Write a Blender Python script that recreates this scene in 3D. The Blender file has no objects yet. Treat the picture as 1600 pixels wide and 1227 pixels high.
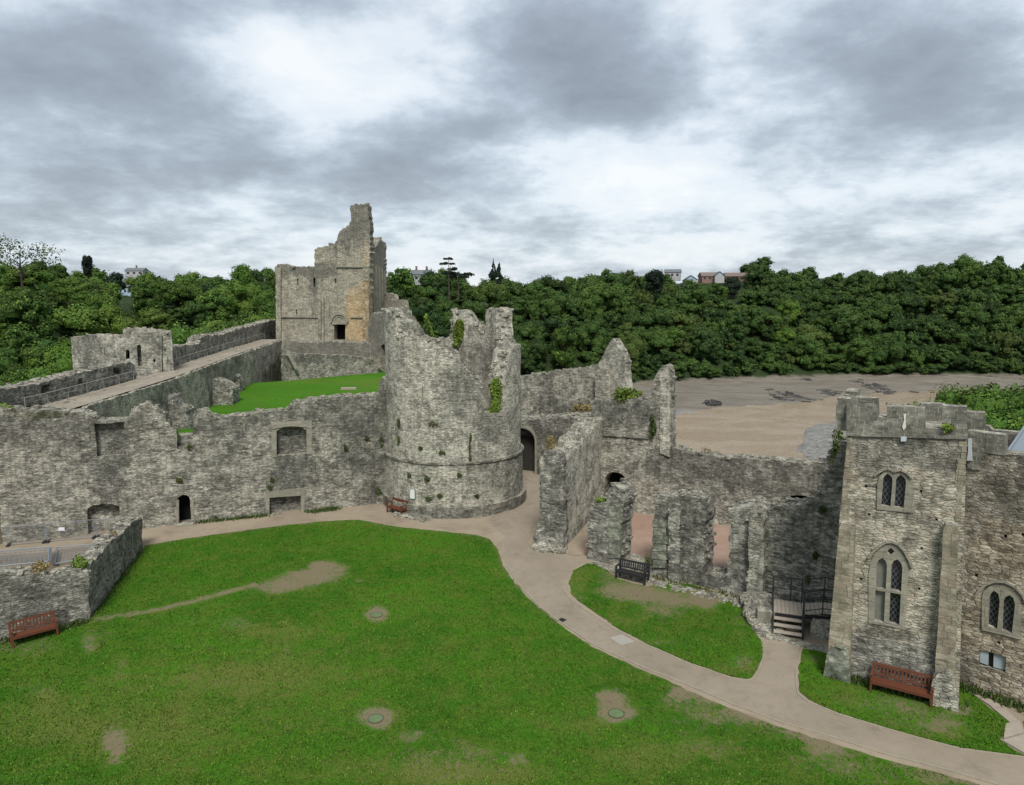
import bpy, bmesh, math, random
import numpy as np
from mathutils import Vector, Matrix, noise, geometry

SC = bpy.context.scene
COL = SC.collection
R = math.radians
# ------------------------------------------------------------------ camera, sky, sun, exposure
F, PITCH, CAMZ = 1100.0, math.atan(143.5/1100.0), 14.0      # focal length in photo pixels, tilt down, eye height over the court
cd = bpy.data.cameras.new('camera'); cam = bpy.data.objects.new('camera', cd); COL.objects.link(cam)
cam.location = (0, 0, CAMZ); cam.rotation_euler = (math.pi/2-PITCH, 0, 0)
cd.sensor_fit = 'HORIZONTAL'; cd.sensor_width = 36.0; cd.lens = F/1600*36; cd.clip_start = .1; cd.clip_end = 6000
SC.camera = cam
SUN_EL, SUN_AZ = R(50), R(176)
sd = bpy.data.lights.new('sun', 'SUN'); sd.energy = 2.5; sd.angle = R(16); sd.color = (1, .965, .91)
sun = bpy.data.objects.new('sun', sd); COL.objects.link(sun)
sun.rotation_euler = Vector((math.sin(SUN_AZ)*math.cos(SUN_EL), math.cos(SUN_AZ)*math.cos(SUN_EL), math.sin(SUN_EL))).to_track_quat('Z', 'Y').to_euler()
vs = SC.view_settings; vs.view_transform = 'Standard'; vs.look = 'None'; vs.exposure = 0.6; vs.gamma = 1; vs.use_curve_mapping = False

class NT:
    """small helper round a node tree"""
    def __init__(s, t): s.t = t; s.n = t.nodes; s.l = t.links
    def add(s, typ, ins=None, **kw):
        n = s.n.new(typ)
        for k, v in kw.items(): setattr(n, k, v)
        for k, v in (ins or {}).items(): s.put(n.inputs[k], v)
        return n
    def put(s, sock, v):
        if isinstance(v, bpy.types.NodeSocket): s.l.new(v, sock)
        elif isinstance(v, bpy.types.Node): s.l.new(v.outputs[0], sock)
        else:
            if hasattr(sock.default_value, '__len__') and not hasattr(v, '__len__'): v = (v,)*len(sock.default_value)
            if hasattr(v, '__len__') and len(v) == 3 and len(sock.default_value) == 4: v = (*v, 1)
            sock.default_value = v
    def math(s, op, a, b=None, c=None, clamp=False):
        n = s.n.new('ShaderNodeMath'); n.operation = op; n.use_clamp = clamp
        for i, v in enumerate((a, b, c)):
            if v is not None: s.put(n.inputs[i], v)
        return n.outputs[0]
    def vmath(s, op, a, b=None):
        n = s.n.new('ShaderNodeVectorMath'); n.operation = op; s.put(n.inputs[0], a)
        if b is not None: s.put(n.inputs[1], b)
        return n.outputs[0]
    def mix(s, f, a, b, mode='MIX'):
        n = s.n.new('ShaderNodeMix'); n.data_type = 'RGBA'; n.blend_type = mode; n.clamp_factor = True
        s.put(n.inputs[0], f); s.put(n.inputs[6], a); s.put(n.inputs[7], b); return n.outputs[2]
    def ramp(s, f, stops, interp='LINEAR'):
        n = s.n.new('ShaderNodeValToRGB'); n.color_ramp.interpolation = interp; e = n.color_ramp.elements
        while len(e) < len(stops): e.new(.5)
        for i, (p, c) in enumerate(stops):
            e[i].position = p; e[i].color = (c, c, c, 1) if not hasattr(c, '__len__') else (*c[:3], 1)
        s.put(n.inputs[0], f); return n.outputs[0]
    def noise(s, vec, scale, detail=4, rough=.55, dist=0, out=0):
        n = s.add('ShaderNodeTexNoise', {'Scale': scale, 'Detail': detail, 'Roughness': rough, 'Distortion': dist})
        if vec is not None: s.put(n.inputs['Vector'], vec)
        return n.outputs[out]
    def step(s, x, a, b):
        n = s.n.new('ShaderNodeMapRange'); n.interpolation_type = 'SMOOTHSTEP'
        s.put(n.inputs[0], x); s.put(n.inputs[1], a); s.put(n.inputs[2], b); return n.outputs[0]

w = bpy.data.worlds.new('World'); SC.world = w; w.use_nodes = True
t = NT(w.node_tree); t.n.clear()
sky = t.add('ShaderNodeTexSky', sky_type='NISHITA', sun_disc=False, sun_elevation=SUN_EL, sun_rotation=SUN_AZ, air_density=1.2, dust_density=2.0)
tc = t.add('ShaderNodeTexCoord').outputs['Generated']
sep = t.add('ShaderNodeSeparateXYZ', {0: tc})
X, Y, Z = sep.outputs
zz = t.math('ADD', t.math('MAXIMUM', Z, 0.0), .27)
cu = t.math('DIVIDE', X, zz); cv = t.math('DIVIDE', Y, zz)
pv = t.add('ShaderNodeCombineXYZ', {0: cu, 1: cv, 2: 3.7}).outputs[0]
n1 = t.noise(pv, 1.25, 9, .56, .1)
n2 = t.noise(t.vmath('ADD', pv, (17.3, 4.1, 9.0)), 3.6, 9, .60, .15)
n4 = t.noise(t.vmath('ADD', pv, (7.3, 14.1, 3.0)), 11, 7, .62, .2)
n3 = t.noise(t.vmath('ADD', pv, (3.3, 41.0, 2.0)), .45, 3, .5, .1)
# large banks of cloud, by azimuth (x/y) and elevation (z/y)
yy = t.math('MAXIMUM', Y, .05)
ax = t.math('DIVIDE', X, yy); ez = t.math('DIVIDE', Z, yy)
base = t.math('ADD', t.math('MULTIPLY', n1, .66), t.math('MULTIPLY', n2, .50))
base = t.math('ADD', base, t.math('ADD', t.math('MULTIPLY', t.math('SUBTRACT', n4, .5), .17), t.math('MULTIPLY', t.math('SUBTRACT', n3, .6), .20)))
for (px, py, sx, sy, amt) in [
        (60, 110, 260, 110, -.17), (200, 150, 200, 70, -.07), (360, 40, 200, 55, -.13), (905, 100, 110, 75, -.20), (960, 175, 70, 32, -.10), (1400, 120, 200, 110, -.11), (1530, 190, 160, 60, -.10),
        (720, 215, 110, 40, -.08), (100, 260, 260, 50, -.10), (640, 310, 60, 25, -.08), (430, 110, 110, 50, .17), (600, 140, 130, 70, .15), (960, 260, 140, 50, .15), (1100, 130, 70, 120, .13), (460, 180, 60, 40, .06),
        (560, 340, 260, 26, .05), (650, 40, 100, 60, .10), (1080, 300, 200, 30, .06), (1400, 340, 250, 30, -.03), (60, 400, 300, 20, .05)]:
    bx = (px-800)/F; bz = (470-py)/F
    # ez of a pixel, with the camera's tilt: good enough at these sizes
    dx = t.math('DIVIDE', t.math('SUBTRACT', ax, bx), sx/F); dz = t.math('DIVIDE', t.math('SUBTRACT', ez, bz), sy/F)
    r2 = t.math('ADD', t.math('MULTIPLY', dx, dx), t.math('MULTIPLY', dz, dz))
    g = t.math('MULTIPLY', t.math('POWER', 2.718, t.math('MULTIPLY', r2, -1.0)), amt)
    base = t.math('ADD', base, g)
cl = t.ramp(base, [(.26, (1.9, 2.15, 2.45)), (.42, (2.55, 2.9, 3.35)), (.51, (3.35, 3.85, 4.4)), (.57, (4.3, 4.85, 5.4)), (.64, (5.5, 5.95, 6.4)), (.78, (6.5, 6.7, 6.8))])
blue = t.mix(.12, cl, sky)
blue = t.mix(t.step(Z, -.005, -.04), blue, (1.6, 1.7, 1.6))
bg = t.add('ShaderNodeBackground', {0: blue, 1: .10})
t.l.new(bg.outputs[0], t.add('ShaderNodeOutputWorld').inputs[0])

# ------------------------------------------------------------------ pixels of the photograph to places on real planes
CAM = np.array([0, 0, CAMZ]); cp, sp = math.cos(PITCH), math.sin(PITCH)
def ray(u, v):
    a, b = (u-800)/F, (613.5-v)/F
    return np.array([a, cp+b*sp, -sp+b*cp])
def G(u, v, z=0.0):
    d = ray(u, v); k = (z-CAMZ)/d[2]; return (d[0]*k, d[1]*k)
def AT(u, v, Yd):
    d = ray(u, v); k = Yd/d[1]; return Vector((d[0]*k, Yd, CAMZ+d[2]*k))
def proj(x, y, z):
    q = np.array([x, y, z-CAMZ]); f = q[1]*cp-q[2]*sp; up = q[1]*sp+q[2]*cp
    return 800+F*q[0]/f, 613.5-F*up/f

class Plane:
    def __init__(s, A, B):
        s.A = np.array(A[:2], float); B = np.array(B[:2], float); s.L = np.linalg.norm(B-s.A); s.t = (B-s.A)/s.L
        n = np.array([s.t[1], -s.t[0]]); s.n = n if np.dot(n, -s.A) > 0 else -n
    def pix(s, u, v):
        d = ray(u, v); k = np.dot(s.A, s.n)/np.dot(d[:2], s.n); p = d*k
        return (float(np.dot(p[:2]-s.A, s.t)), CAMZ+d[2]*k)
    def pos(s, a, off, z):
        p = s.A+s.t*a-s.n*off; return (p[0], p[1], z)
    def angle(s): return math.atan2(s.t[1], s.t[0])
class Cyl:
    def __init__(s, c, r):
        s.c = np.array(c, float); s.r = r; k = -s.c/np.linalg.norm(s.c); s.f = k; s.rt = np.array([-k[1], k[0]])
        if s.rt[0] < 0: s.rt = -s.rt
    def pix(s, u, v, far=False):
        d = ray(u, v); a = d[0]**2+d[1]**2; b = -2*np.dot(d[:2], s.c); c = np.dot(s.c, s.c)-s.r**2
        D = b*b-4*a*c; D = math.sqrt(max(D, 0)); k = (-b+(D if far else -D))/2/a
        p = d*k; q = p[:2]-s.c; ang = math.atan2(np.dot(q, s.rt), np.dot(q, s.f))
        return (ang*s.r, CAMZ+p[2])
    def pos(s, a, off, z):
        g = a/s.r; q = s.c+(s.f*math.cos(g)+s.rt*math.sin(g))*(s.r-off); return (q[0], q[1], z)
class Path2:
    """a wall that follows a bent line on the ground"""
    def __init__(s, pts):
        s.p = np.array(pts, float); s.d = np.r_[0, np.cumsum(np.linalg.norm(np.diff(s.p, axis=0), axis=1))]; s.L = s.d[-1]
    def pos(s, a, off, z):
        i = int(min(max(np.searchsorted(s.d, a)-1, 0), len(s.p)-2)); f = (a-s.d[i])/(s.d[i+1]-s.d[i]); t_ = (s.p[i+1]-s.p[i])/(s.d[i+1]-s.d[i])
        q = s.p[i]*(1-f)+s.p[i+1]*f; n = np.array([-t_[1], t_[0]]); q = q+n*off; return (q[0], q[1], z)

# ------------------------------------------------------------------ objects
def tag(o, label=None, cat=None, group=None, kind=None):
    if label: o['label'] = label
    if cat: o['category'] = cat
    if group: o['group'] = group
    if kind: o['kind'] = kind
    return o
def empty(name, loc, rz=0, label=None, cat=None, group=None):
    o = bpy.data.objects.new(name, None); COL.objects.link(o); o.location = loc; o.rotation_euler = (0, 0, rz); o.empty_display_size = .3
    return tag(o, label, cat, group)
def copy_tree(o, parent=None):
    c = o.copy(); COL.objects.link(c); c.parent = parent
    for ch in list(o.children): copy_tree(ch, c)
    return c
class MB:
    """collects simple solids; build() links them as one mesh"""
    def __init__(s): s.v = []; s.f = []; s.mi = []
    def quad(s, vs_, mi=0):
        k = len(s.v); s.v += [tuple(p) for p in vs_]; s.f.append(tuple(range(k, k+len(vs_)))); s.mi.append(mi); return s
    def box(s, c, d, rot=None, mi=0, jit=0, taper=1):
        k = len(s.v); M = rot if rot is not None else Matrix.Identity(3)
        for z in (-1, 1):
            for x, y in ((-1, -1), (1, -1), (1, 1), (-1, 1)):
                tp = taper if z > 0 else 1
                p = M @ Vector((x*d[0]/2*tp, y*d[1]/2*tp, z*d[2]/2))
                s.v.append(tuple(c[i]+p[i]+(random.uniform(-jit, jit) if jit else 0) for i in range(3)))
        for q in ((0, 3, 2, 1), (4, 5, 6, 7), (0, 1, 5, 4), (1, 2, 6, 5), (2, 3, 7, 6), (3, 0, 4, 7)):
            s.f.append(tuple(k+i for i in q)); s.mi.append(mi)
        return s
    def tube(s, a, b, r0, r1=None, n=8, mi=0, cap=True):
        r1 = r0 if r1 is None else r1; a = Vector(a); b = Vector(b); ax = (b-a).normalized(); u = ax.orthogonal().normalized(); w_ = ax.cross(u); k = len(s.v)
        for p, r in ((a, r0), (b, r1)):
            for i in range(n):
                g = 2*math.pi*i/n; s.v.append(tuple(p+(u*math.cos(g)+w_*math.sin(g))*r))
        for i in range(n): s.f.append((k+i, k+(i+1) % n, k+n+(i+1) % n, k+n+i)); s.mi.append(mi)
        if cap: s.f.append(tuple(k+n-1-i for i in range(n))); s.f.append(tuple(k+n+i for i in range(n))); s.mi += [mi, mi]
        return s
    def prism(s, poly, f0, f1, mi=0):
        """poly of 2-d points, placed by f0 and f1 (2-d to 3-d)"""
        k = len(s.v); n = len(poly); s.v += [tuple(f0(*p)) for p in poly]+[tuple(f1(*p)) for p in poly]
        s.f.append(tuple(range(k, k+n))); s.f.append(tuple(range(k+2*n-1, k+n-1, -1))); s.mi += [mi, mi]
        for i in range(n): s.f.append((k+i, k+n+i, k+n+(i+1) % n, k+(i+1) % n)); s.mi.append(mi)
        return s
    def build(s, name, mats, parent=None, smooth=False):
        me = bpy.data.meshes.new(name); me.from_pydata(s.v, [], s.f); me.update()
        mats = mats if isinstance(mats, (list, tuple)) else [mats]
        for m in mats: me.materials.append(m)
        if len(mats) > 1: me.polygons.foreach_set('material_index', s.mi)
        if smooth: me.polygons.foreach_set('use_smooth', [True]*len(me.polygons))
        o = bpy.data.objects.new(name, me); COL.objects.link(o)
        if parent is not None: o.parent = parent
        return o

# ------------------------------------------------------------------ materials
def mat(name):
    m = bpy.data.materials.new(name); m.use_nodes = True; n = NT(m.node_tree); n.n.clear()
    b = n.add('ShaderNodeBsdfPrincipled'); o = n.add('ShaderNodeOutputMaterial'); n.l.new(b.outputs[0], o.inputs[0]); b.inputs['Specular IOR Level'].default_value = .25
    return m, n, b
def plain(name, col, rough=.7, metal=0, var=.25, scale=6, bump=.0):
    m, n, b = mat(name); oc = n.add('ShaderNodeTexCoord').outputs['Object']
    k = n.noise(oc, scale, 5, .6)
    n.put(b.inputs['Base Color'], n.mix(k, tuple(c*(1-var) for c in col), tuple(min(1, c*(1+var)) for c in col)))
    n.put(b.inputs['Roughness'], rough); n.put(b.inputs['Metallic'], metal)
    if bump: n.put(b.inputs['Normal'], n.add('ShaderNodeBump', {'Height': k, 'Distance': bump, 'Strength': 1}).outputs[0])
    return m
def masonry(name, cols, dark=(.070, .069, .063), dk=.5, sx=.27, sz=.095, top=(.40, .38, .33), moss=.35, ashlar=False, joint=.30, white=.5, bumpd=.04, mossc=(.065, .075, .03), streak=.6, crev=.6, grit=1.0):
    m, n, b = mat(name)
    uv = n.add('ShaderNodeUVMap', uv_map='UVMap').outputs[0]; gp = n.add('ShaderNodeNewGeometry'); P = gp.outputs['Position']; N = gp.outputs['Normal']
    wob = n.vmath('MULTIPLY', n.vmath('SUBTRACT', n.noise(uv, .7, 2, .5, out=1), (.5, .5, .5)), (.25, .16, 0))
    wob2 = n.vmath('MULTIPLY', n.vmath('SUBTRACT', n.noise(uv, 5, 2, .5, out=1), (.5, .5, .5)), (.04, .012, 0))
    q = n.vmath('MULTIPLY', n.vmath('ADD', n.vmath('ADD', uv, wob), wob2), (1/sx, 1/sz, 1))
    if ashlar:
        br = n.add('ShaderNodeTexBrick', {'Vector': q, 'Color1': (0, 0, 0), 'Color2': (1, 1, 1), 'Mortar': (.5, .5, .5), 'Scale': 1.0, 'Mortar Size': .045, 'Mortar Smooth': .6, 'Brick Width': 1.0, 'Row Height': 1.0}, squash=1.7, squash_frequency=3, offset=.37)
        rnd = br.outputs['Color']; edge = n.math('SUBTRACT', 1, br.outputs['Fac'])
    else:
        v1 = n.add('ShaderNodeTexVoronoi', {'Vector': q, 'Scale': 1.0, 'Randomness': .72}, voronoi_dimensions='2D'); rnd = n.add('ShaderNodeSeparateColor', {0: v1.outputs['Color']}).outputs[0]
        v2 = n.add('ShaderNodeTexVoronoi', {'Vector': q, 'Scale': 1.0, 'Randomness': .72}, voronoi_dimensions='2D', feature='DISTANCE_TO_EDGE'); edge = n.step(v2.outputs[0], .02, .14)
    stone = n.ramp(rnd, [(i/(len(cols)-1), c) for i, c in enumerate(cols)])
    fine = n.noise(P, 7, 6, .7)
    stone = n.mix(n.math('MULTIPLY', fine, .55), stone, tuple(c*.45 for c in cols[0]))
    c = n.mix(n.math('MULTIPLY', n.math('SUBTRACT', 1, edge), joint), stone, (.10, .095, .085))
    crv = n.math('MULTIPLY', n.step(n.noise(n.vmath('MULTIPLY', uv, (1.5, 8.5, 1)), 1.0, 6, .72, .3), .56, .66), n.step(n.noise(n.vmath('ADD', P, (2, 2, 60)), .9, 4, .6), .35, .62))
    c = n.mix(n.math('MULTIPLY', crv, crev), c, tuple(x*.22 for x in cols[0]))
    blot = n.noise(n.vmath('ADD', P, (11, 21, 1)), 3.2, 6, .75)
    c = n.mix(n.math('MULTIPLY', n.step(blot, .50, .70), .5), c, tuple(x*.62 for x in cols[1]))
    c = n.mix(n.math('MULTIPLY', n.step(blot, .48, .30), .35), c, cols[-1])
    big = n.noise(P, .33, 6, .62, .6)
    med = n.noise(n.vmath('ADD', P, (31, 7, 3)), 1.3, 6, .7, .4)
    st = n.noise(n.vmath('MULTIPLY', uv, (1.6, .13, 1)), 1.0, 5, .6)
    att = n.add('ShaderNodeAttribute', attribute_name='stain'); ar = n.add('ShaderNodeSeparateColor', {0: att.outputs['Color']})  # red channel carries dark and pale spots, some of them painted light
    s_ = n.math('ADD', n.math('MULTIPLY', n.math('SUBTRACT', big, .5), .7), n.math('ADD', n.math('MULTIPLY', n.math('SUBTRACT', med, .5), .95), n.math('ADD', .45, n.math('MULTIPLY', n.math('SUBTRACT', st, .5), streak))))
    s_ = n.math('ADD', s_, n.math('MULTIPLY', n.math('SUBTRACT', blot, .5), .6))
    s_ = n.math('ADD', s_, n.math('MULTIPLY', n.math('SUBTRACT', ar.outputs[0], .5), .9))
    dm = n.step(s_, .38, .74)
    c = n.mix(n.math('MULTIPLY', dm, dk), c, n.mix(fine, dark, tuple(x*2.3 for x in dark)))
    c = n.mix(n.math('MULTIPLY', n.step(n.math('ADD', ar.outputs[2], n.math('MULTIPLY', n.math('SUBTRACT', med, .5), n.math('MULTIPLY', n.step(ar.outputs[2], .0, .15), 1.4))), .15, 1.0), n.math('ADD', .35, n.math('MULTIPLY', med, .8)), clamp=True), c, n.mix(rnd, (.42, .28, .14), (.50, .39, .23)))
    mm = n.math('ADD', n.math('MULTIPLY', n.step(n.noise(n.vmath('ADD', P, (5, 55, 5)), .8, 6, .72), .58, .70), moss), n.step(n.math('ADD', ar.outputs[1], n.math('MULTIPLY', n.math('SUBTRACT', med, .5), .9)), .35, .8), clamp=True)
    c = n.mix(n.math('MULTIPLY', mm, .85), c, mossc)
    li = n.step(n.noise(n.vmath('ADD', P, (9, 9, 90)), 6.5, 3, .6), .66, .72)
    c = n.mix(n.math('MULTIPLY', li, white), c, (.50, .50, .46))
    nz = n.add('ShaderNodeSeparateXYZ', {0: N}).outputs[2]
    tp = n.step(n.math('ADD', nz, n.math('MULTIPLY', n.math('SUBTRACT', fine, .5), .6)), .45, .8)
    tcl = n.mix(n.step(n.noise(P, 4.5, 5, .7), .4, .62), tuple(x*.42 for x in top), top)
    tcl = n.mix(n.step(n.noise(n.vmath('ADD', P, (0, 77, 0)), 1.1, 5, .7), .60, .7), tcl, (.09, .085, .03))
    c = n.mix(tp, c, tcl)
    g1_ = n.noise(n.vmath('ADD', P, (3, 8, 13)), 1.15, 9, .78, .2); g2_ = n.noise(n.vmath('MULTIPLY', uv, (3.2, 7.5, 1)), 1.0, 7, .8)
    kf = n.math('ADD', n.math('MULTIPLY', n.step(g1_, .34, .66), .75), n.math('MULTIPLY', n.step(g2_, .32, .70), .75))
    c = n.mix(grit, c, n.ramp(n.math('DIVIDE', kf, 1.5), [(0, (.26, .26, .26)), (.33, (.66, .66, .65)), (.6, (1.12, 1.11, 1.08)), (1, (1.32, 1.30, 1.25))]), 'MULTIPLY')
    c = n.mix(n.math('MULTIPLY', n.math('SUBTRACT', n.math('DIVIDE', kf, 1.5), .55), grit, clamp=True), c, (.66, .65, .58))
    c = n.mix(1.0, c, (1.0, 1.0, .95), 'MULTIPLY')
    n.put(b.inputs['Base Color'], c); n.put(b.inputs['Roughness'], .93); n.put(b.inputs['Specular IOR Level'], .12)
    pit = n.step(n.noise(n.vmath('ADD', P, (70, 0, 0)), 2.8, 5, .75), .68, .76)
    h = n.math('ADD', n.math('MULTIPLY', edge, .8), n.math('ADD', n.math('MULTIPLY', rnd, .45), n.math('MULTIPLY', fine, .9)))
    h = n.math('SUBTRACT', h, n.math('ADD', n.math('MULTIPLY', pit, .8), n.math('MULTIPLY', crv, .9)))
    n.put(b.inputs['Normal'], n.add('ShaderNodeBump', {'Height': h, 'Distance': bumpd, 'Strength': .9}).outputs[0])
    return m
M = {}
M['tower'] = masonry('pale limestone rubble', [(.31, .30, .26), (.46, .445, .39), (.54, .52, .455), (.62, .60, .53)], dk=.55, sx=.27, sz=.11, moss=.30)
M['curtain'] = masonry('grey rubble masonry', [(.19, .185, .165), (.32, .305, .265), (.40, .385, .34), (.49, .47, .415)], dk=.72, sx=.28, sz=.10)
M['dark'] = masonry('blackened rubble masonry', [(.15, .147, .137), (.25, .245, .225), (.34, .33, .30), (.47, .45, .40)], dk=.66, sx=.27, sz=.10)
M['keep'] = masonry('weathered keep masonry', [(.29, .27, .22), (.39, .365, .30), (.45, .42, .345), (.50, .47, .39)], dk=.7, sx=.42, sz=.2, bumpd=.06, streak=1.1, grit=.45)
M['warm'] = masonry('warm sandstone coursed rubble', [(.31, .29, .24), (.42, .395, .33), (.49, .465, .395), (.56, .535, .455), (.42, .35, .28)], dk=.64, crev=.8, joint=.22, sx=.34, sz=.095, white=.6)
M['brownwall'] = masonry('brown sandstone rubble', [(.19, .155, .12), (.32, .275, .215), (.42, .37, .29), (.50, .46, .375)], dk=.62, crev=.95, joint=.3, sx=.32, sz=.11, white=.6)
M['ashlar'] = masonry('dressed ashlar stone', [(.22, .20, .15), (.30, .28, .21), (.36, .33, .26), (.32, .26, .20)], dk=.3, sx=.55, sz=.27, ashlar=True, moss=.2, bumpd=.02, grit=.6)
M['dressed'] = masonry('smooth dressed stone', [(.24, .23, .19), (.30, .285, .235), (.34, .32, .26)], dk=.25, sx=.6, sz=.4, ashlar=True, joint=.15, moss=.1, white=.15, bumpd=.01, grit=.25)
M['greendressed'] = masonry('greenish dressed stone', [(.15, .17, .14), (.22, .235, .19), (.27, .28, .23)], dk=.35, sx=.55, sz=.3, ashlar=True, moss=.2, bumpd=.02)
M['mortared'] = masonry('battlement stone with pale mortar', [(.13, .13, .115), (.20, .195, .17), (.27, .26, .23)], dk=.45, sx=.30, sz=.15, moss=.2, grit=.6, joint=.55, ashlar=True, bumpd=.03)
# battlement masonry is repointed with pale mortar
for n_ in M['mortared'].node_tree.nodes:
    if n_.type == 'MIX' and tuple(round(x, 3) for x in n_.inputs[7].default_value[:3]) == (.10, .095, .085):
        n_.inputs[7].default_value = (.62, .61, .54, 1)
M['warmkeep'] = masonry('ochre stained keep stone', [(.34, .25, .15), (.42, .32, .19), (.48, .40, .28)], dk=.35, sx=.42, sz=.2, moss=.1, streak=.8)
M['walk'] = masonry('streaked walkway masonry', [(.32, .30, .25), (.46, .43, .37), (.54, .51, .44), (.62, .59, .51)], dk=.6, moss=.25, streak=1.3)
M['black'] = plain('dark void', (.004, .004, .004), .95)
M['dirt'] = plain('dark earth', (.08, .07, .055), .95, var=.4, scale=3, bump=.05)
# ------------------------------------------------------------------ ruined walls
def nz3(p, f, amp, seed=0.0): return noise.noise(Vector((p[0]*f+seed, p[1]*f-seed, p[2]*f+seed*.5)))*amp
def inside(poly, x, y):
    c = False; n = len(poly); j = n-1
    for i in range(n):
        xi, yi = poly[i]; xj, yj = poly[j]
        if (yi > y) != (yj > y) and x < (xj-xi)*(y-yi)/(yj-yi)+xi: c = not c
        j = i
    return c
def resample(pts, step, closed=False):
    out = []; P_ = list(pts)+([pts[0]] if closed else [])
    for a, b in zip(P_, P_[1:]):
        L = math.dist(a, b); k = max(1, int(round(L/step)))
        out += [(a[0]+(b[0]-a[0])*i/k, a[1]+(b[1]-a[1])*i/k) for i in range(k)]
    if not closed: out.append(P_[-1])
    return out
WN = [0]
def wall(name, W, top, base, th, m, holes=(), res=.38, rag=.07, rough=.065, caps=1.0, parent=None, stains_and_light=(), bury=.35, back=True, batter=0.0, capsize=1.0, jag=1.0):
    """one solid wall: front face traced on W, real thickness, ragged top, openings (depth None) and recesses (depth d)"""
    WN[0] += 1; rng = random.Random(WN[0]*7919); seed = WN[0]*3.17
    top = list(top); base = list(base)
    tp = resample(top, .30 if rag else res)
    if rag:
        q = []
        for i, (s, z) in enumerate(tp):
            if i in (0, len(tp)-1): q.append((s, z)); continue
            st = noise.noise(Vector((s*1.7+seed, z*1.3, seed)))*rag*1.6*jag
            q.append((s+rng.uniform(-.3, .3)*rag*2, z+st+rng.uniform(-1, 1)*rag))
        tp = q
    bs = resample([(s, z-bury) for s, z in base], res*1.5)
    side1 = resample([tp[-1], bs[0]], .35)[1:-1]; side2 = resample([bs[-1], tp[0]], .35)[1:-1]
    jj = rag*.7
    side1 = [(s+rng.uniform(-jj, jj), z) for s, z in side1]; side2 = [(s+rng.uniform(-jj, jj), z) for s, z in side2]
    outline = tp+side1+bs+side2
    loops = [outline]; H = []
    for h in holes:
        hp = resample(h['poly'], h.get('res', .3), True)
        if h.get('rag'): hp = [(s+rng.uniform(-1, 1)*h['rag'], z+rng.uniform(-1, 1)*h['rag']) for s, z in hp]
        H.append(dict(h, pts=hp)); loops.append(hp)
    V, E = [], []
    for lp in loops:
        k = len(V); V += [Vector(p) for p in lp]; E += [(k+i, k+(i+1) % len(lp)) for i in range(len(lp))]
    ss = [p[0] for p in outline]; zs = [p[1] for p in outline]
    ns, nz_ = int((max(ss)-min(ss))/res)+1, int((max(zs)-min(zs))/res)+1
    for i in range(ns):
        for j in range(nz_):
            p = (min(ss)+(i+.5+rng.uniform(-.25, .25))*res, min(zs)+(j+.5+rng.uniform(-.25, .25))*res)
            if inside(outline, *p): V.append(Vector(p))
    r = geometry.delaunay_2d_cdt(V, E, [], 0, 1e-4)
    P2 = [tuple(v) for v in r[0]]; T = []
    for f in r[2]:
        cx = sum(P2[i][0] for i in f)/3; cy = sum(P2[i][1] for i in f)/3
        if not inside(outline, cx, cy): continue
        hid = -1
        for k, h in enumerate(H):
            if inside(h['pts'], cx, cy): hid = k; break
        T.append((f, hid))
    mats = [m]; VV, FF, UV, MI, ST = [], [], [], [], []
    cache = {}
    hvec = {}
    def stain(s, z):
        o = [.5, 0, 0]
        for (cs, cz, rs, rz, ch, am) in stains_and_light:
            k = ((s-cs)/rs)**2+((z-cz)/rz)**2
            if k < 5: o[ch] += am*math.exp(-k*k*.6)
        return o
    stc = {}
    def vert(i, off, disp=True):
        key = (i, round(off, 3))
        if key in cache: return cache[key]
        s, z = P2[i]; p = W.pos(s, off-batter*0, z)
        if disp:
            a = rough
            d = nz3(p, .9, a, seed)+nz3(p, 2.6, a*.8, seed+5)
            dz = nz3(p, 1.4, rag*1.2, seed+9) if (rag and 0 < off < th-.001) else 0
            p = W.pos(s, off+d*(1 if off < th/2 else -1), z+dz)
        if i not in stc: stc[i] = stain(s, z)
        VV.append(tuple(p)); ST.append((*stc[i], 1)); cache[key] = len(VV)-1; return cache[key]
    def face(ix, uvs, mi=0): FF.append(ix); UV.extend(uvs); MI.append(mi)
    lab = {}
    for f, h in T:
        for a, b in ((f[0], f[1]), (f[1], f[2]), (f[2], f[0])): lab.setdefault((min(a, b), max(a, b)), []).append((h, a, b))
    for f, h in T:
        if h == -1: face([vert(i, 0) for i in f], [P2[i] for i in f])
        elif H[h].get('depth') is not None:
            mi = 0
            if H[h].get('mat'):
                if H[h]['mat'] not in mats: mats.append(H[h]['mat'])
                mi = mats.index(H[h]['mat'])
            face([vert(i, H[h]['depth']) for i in f], [P2[i] for i in f], mi)
        if back and (h == -1 or H[h].get('depth') is not None): face([vert(i, th) for i in reversed(f)], [P2[i] for i in reversed(f)])
    tops = []
    def strip(a, b, o0, o1):
        k = max(1, int(math.ceil((o1-o0)/.45))); hor = abs(P2[a][0]-P2[b][0]) > abs(P2[a][1]-P2[b][1])*.8
        for q in range(k):
            x0 = o0+(o1-o0)*q/k; x1 = o0+(o1-o0)*(q+1)/k
            u = [(P2[a][0], x0), (P2[b][0], x0), (P2[b][0], x1), (P2[a][0], x1)] if hor else [(x0+.37, P2[a][1]), (x0+.37, P2[b][1]), (x1+.37, P2[b][1]), (x1+.37, P2[a][1])]
            face([vert(a, x0), vert(b, x0), vert(b, x1), vert(a, x1)], u)
    for (a_, b_), L in lab.items():
        hs = [x[0] for x in L]
        a, b = L[0][1], L[0][2]
        if len(L) == 1:
            strip(b, a, 0, th) if True else None
            tops.append((a, b))
        elif hs[0] != hs[1]:
            ha, hb = hs
            for h in (ha, hb):
                if h >= 0:
                    d = H[h].get('depth'); strip(a, b, 0, d if d is not None else th)
                    if H[h].get('depth') is None: tops.append((a, b))
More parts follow.
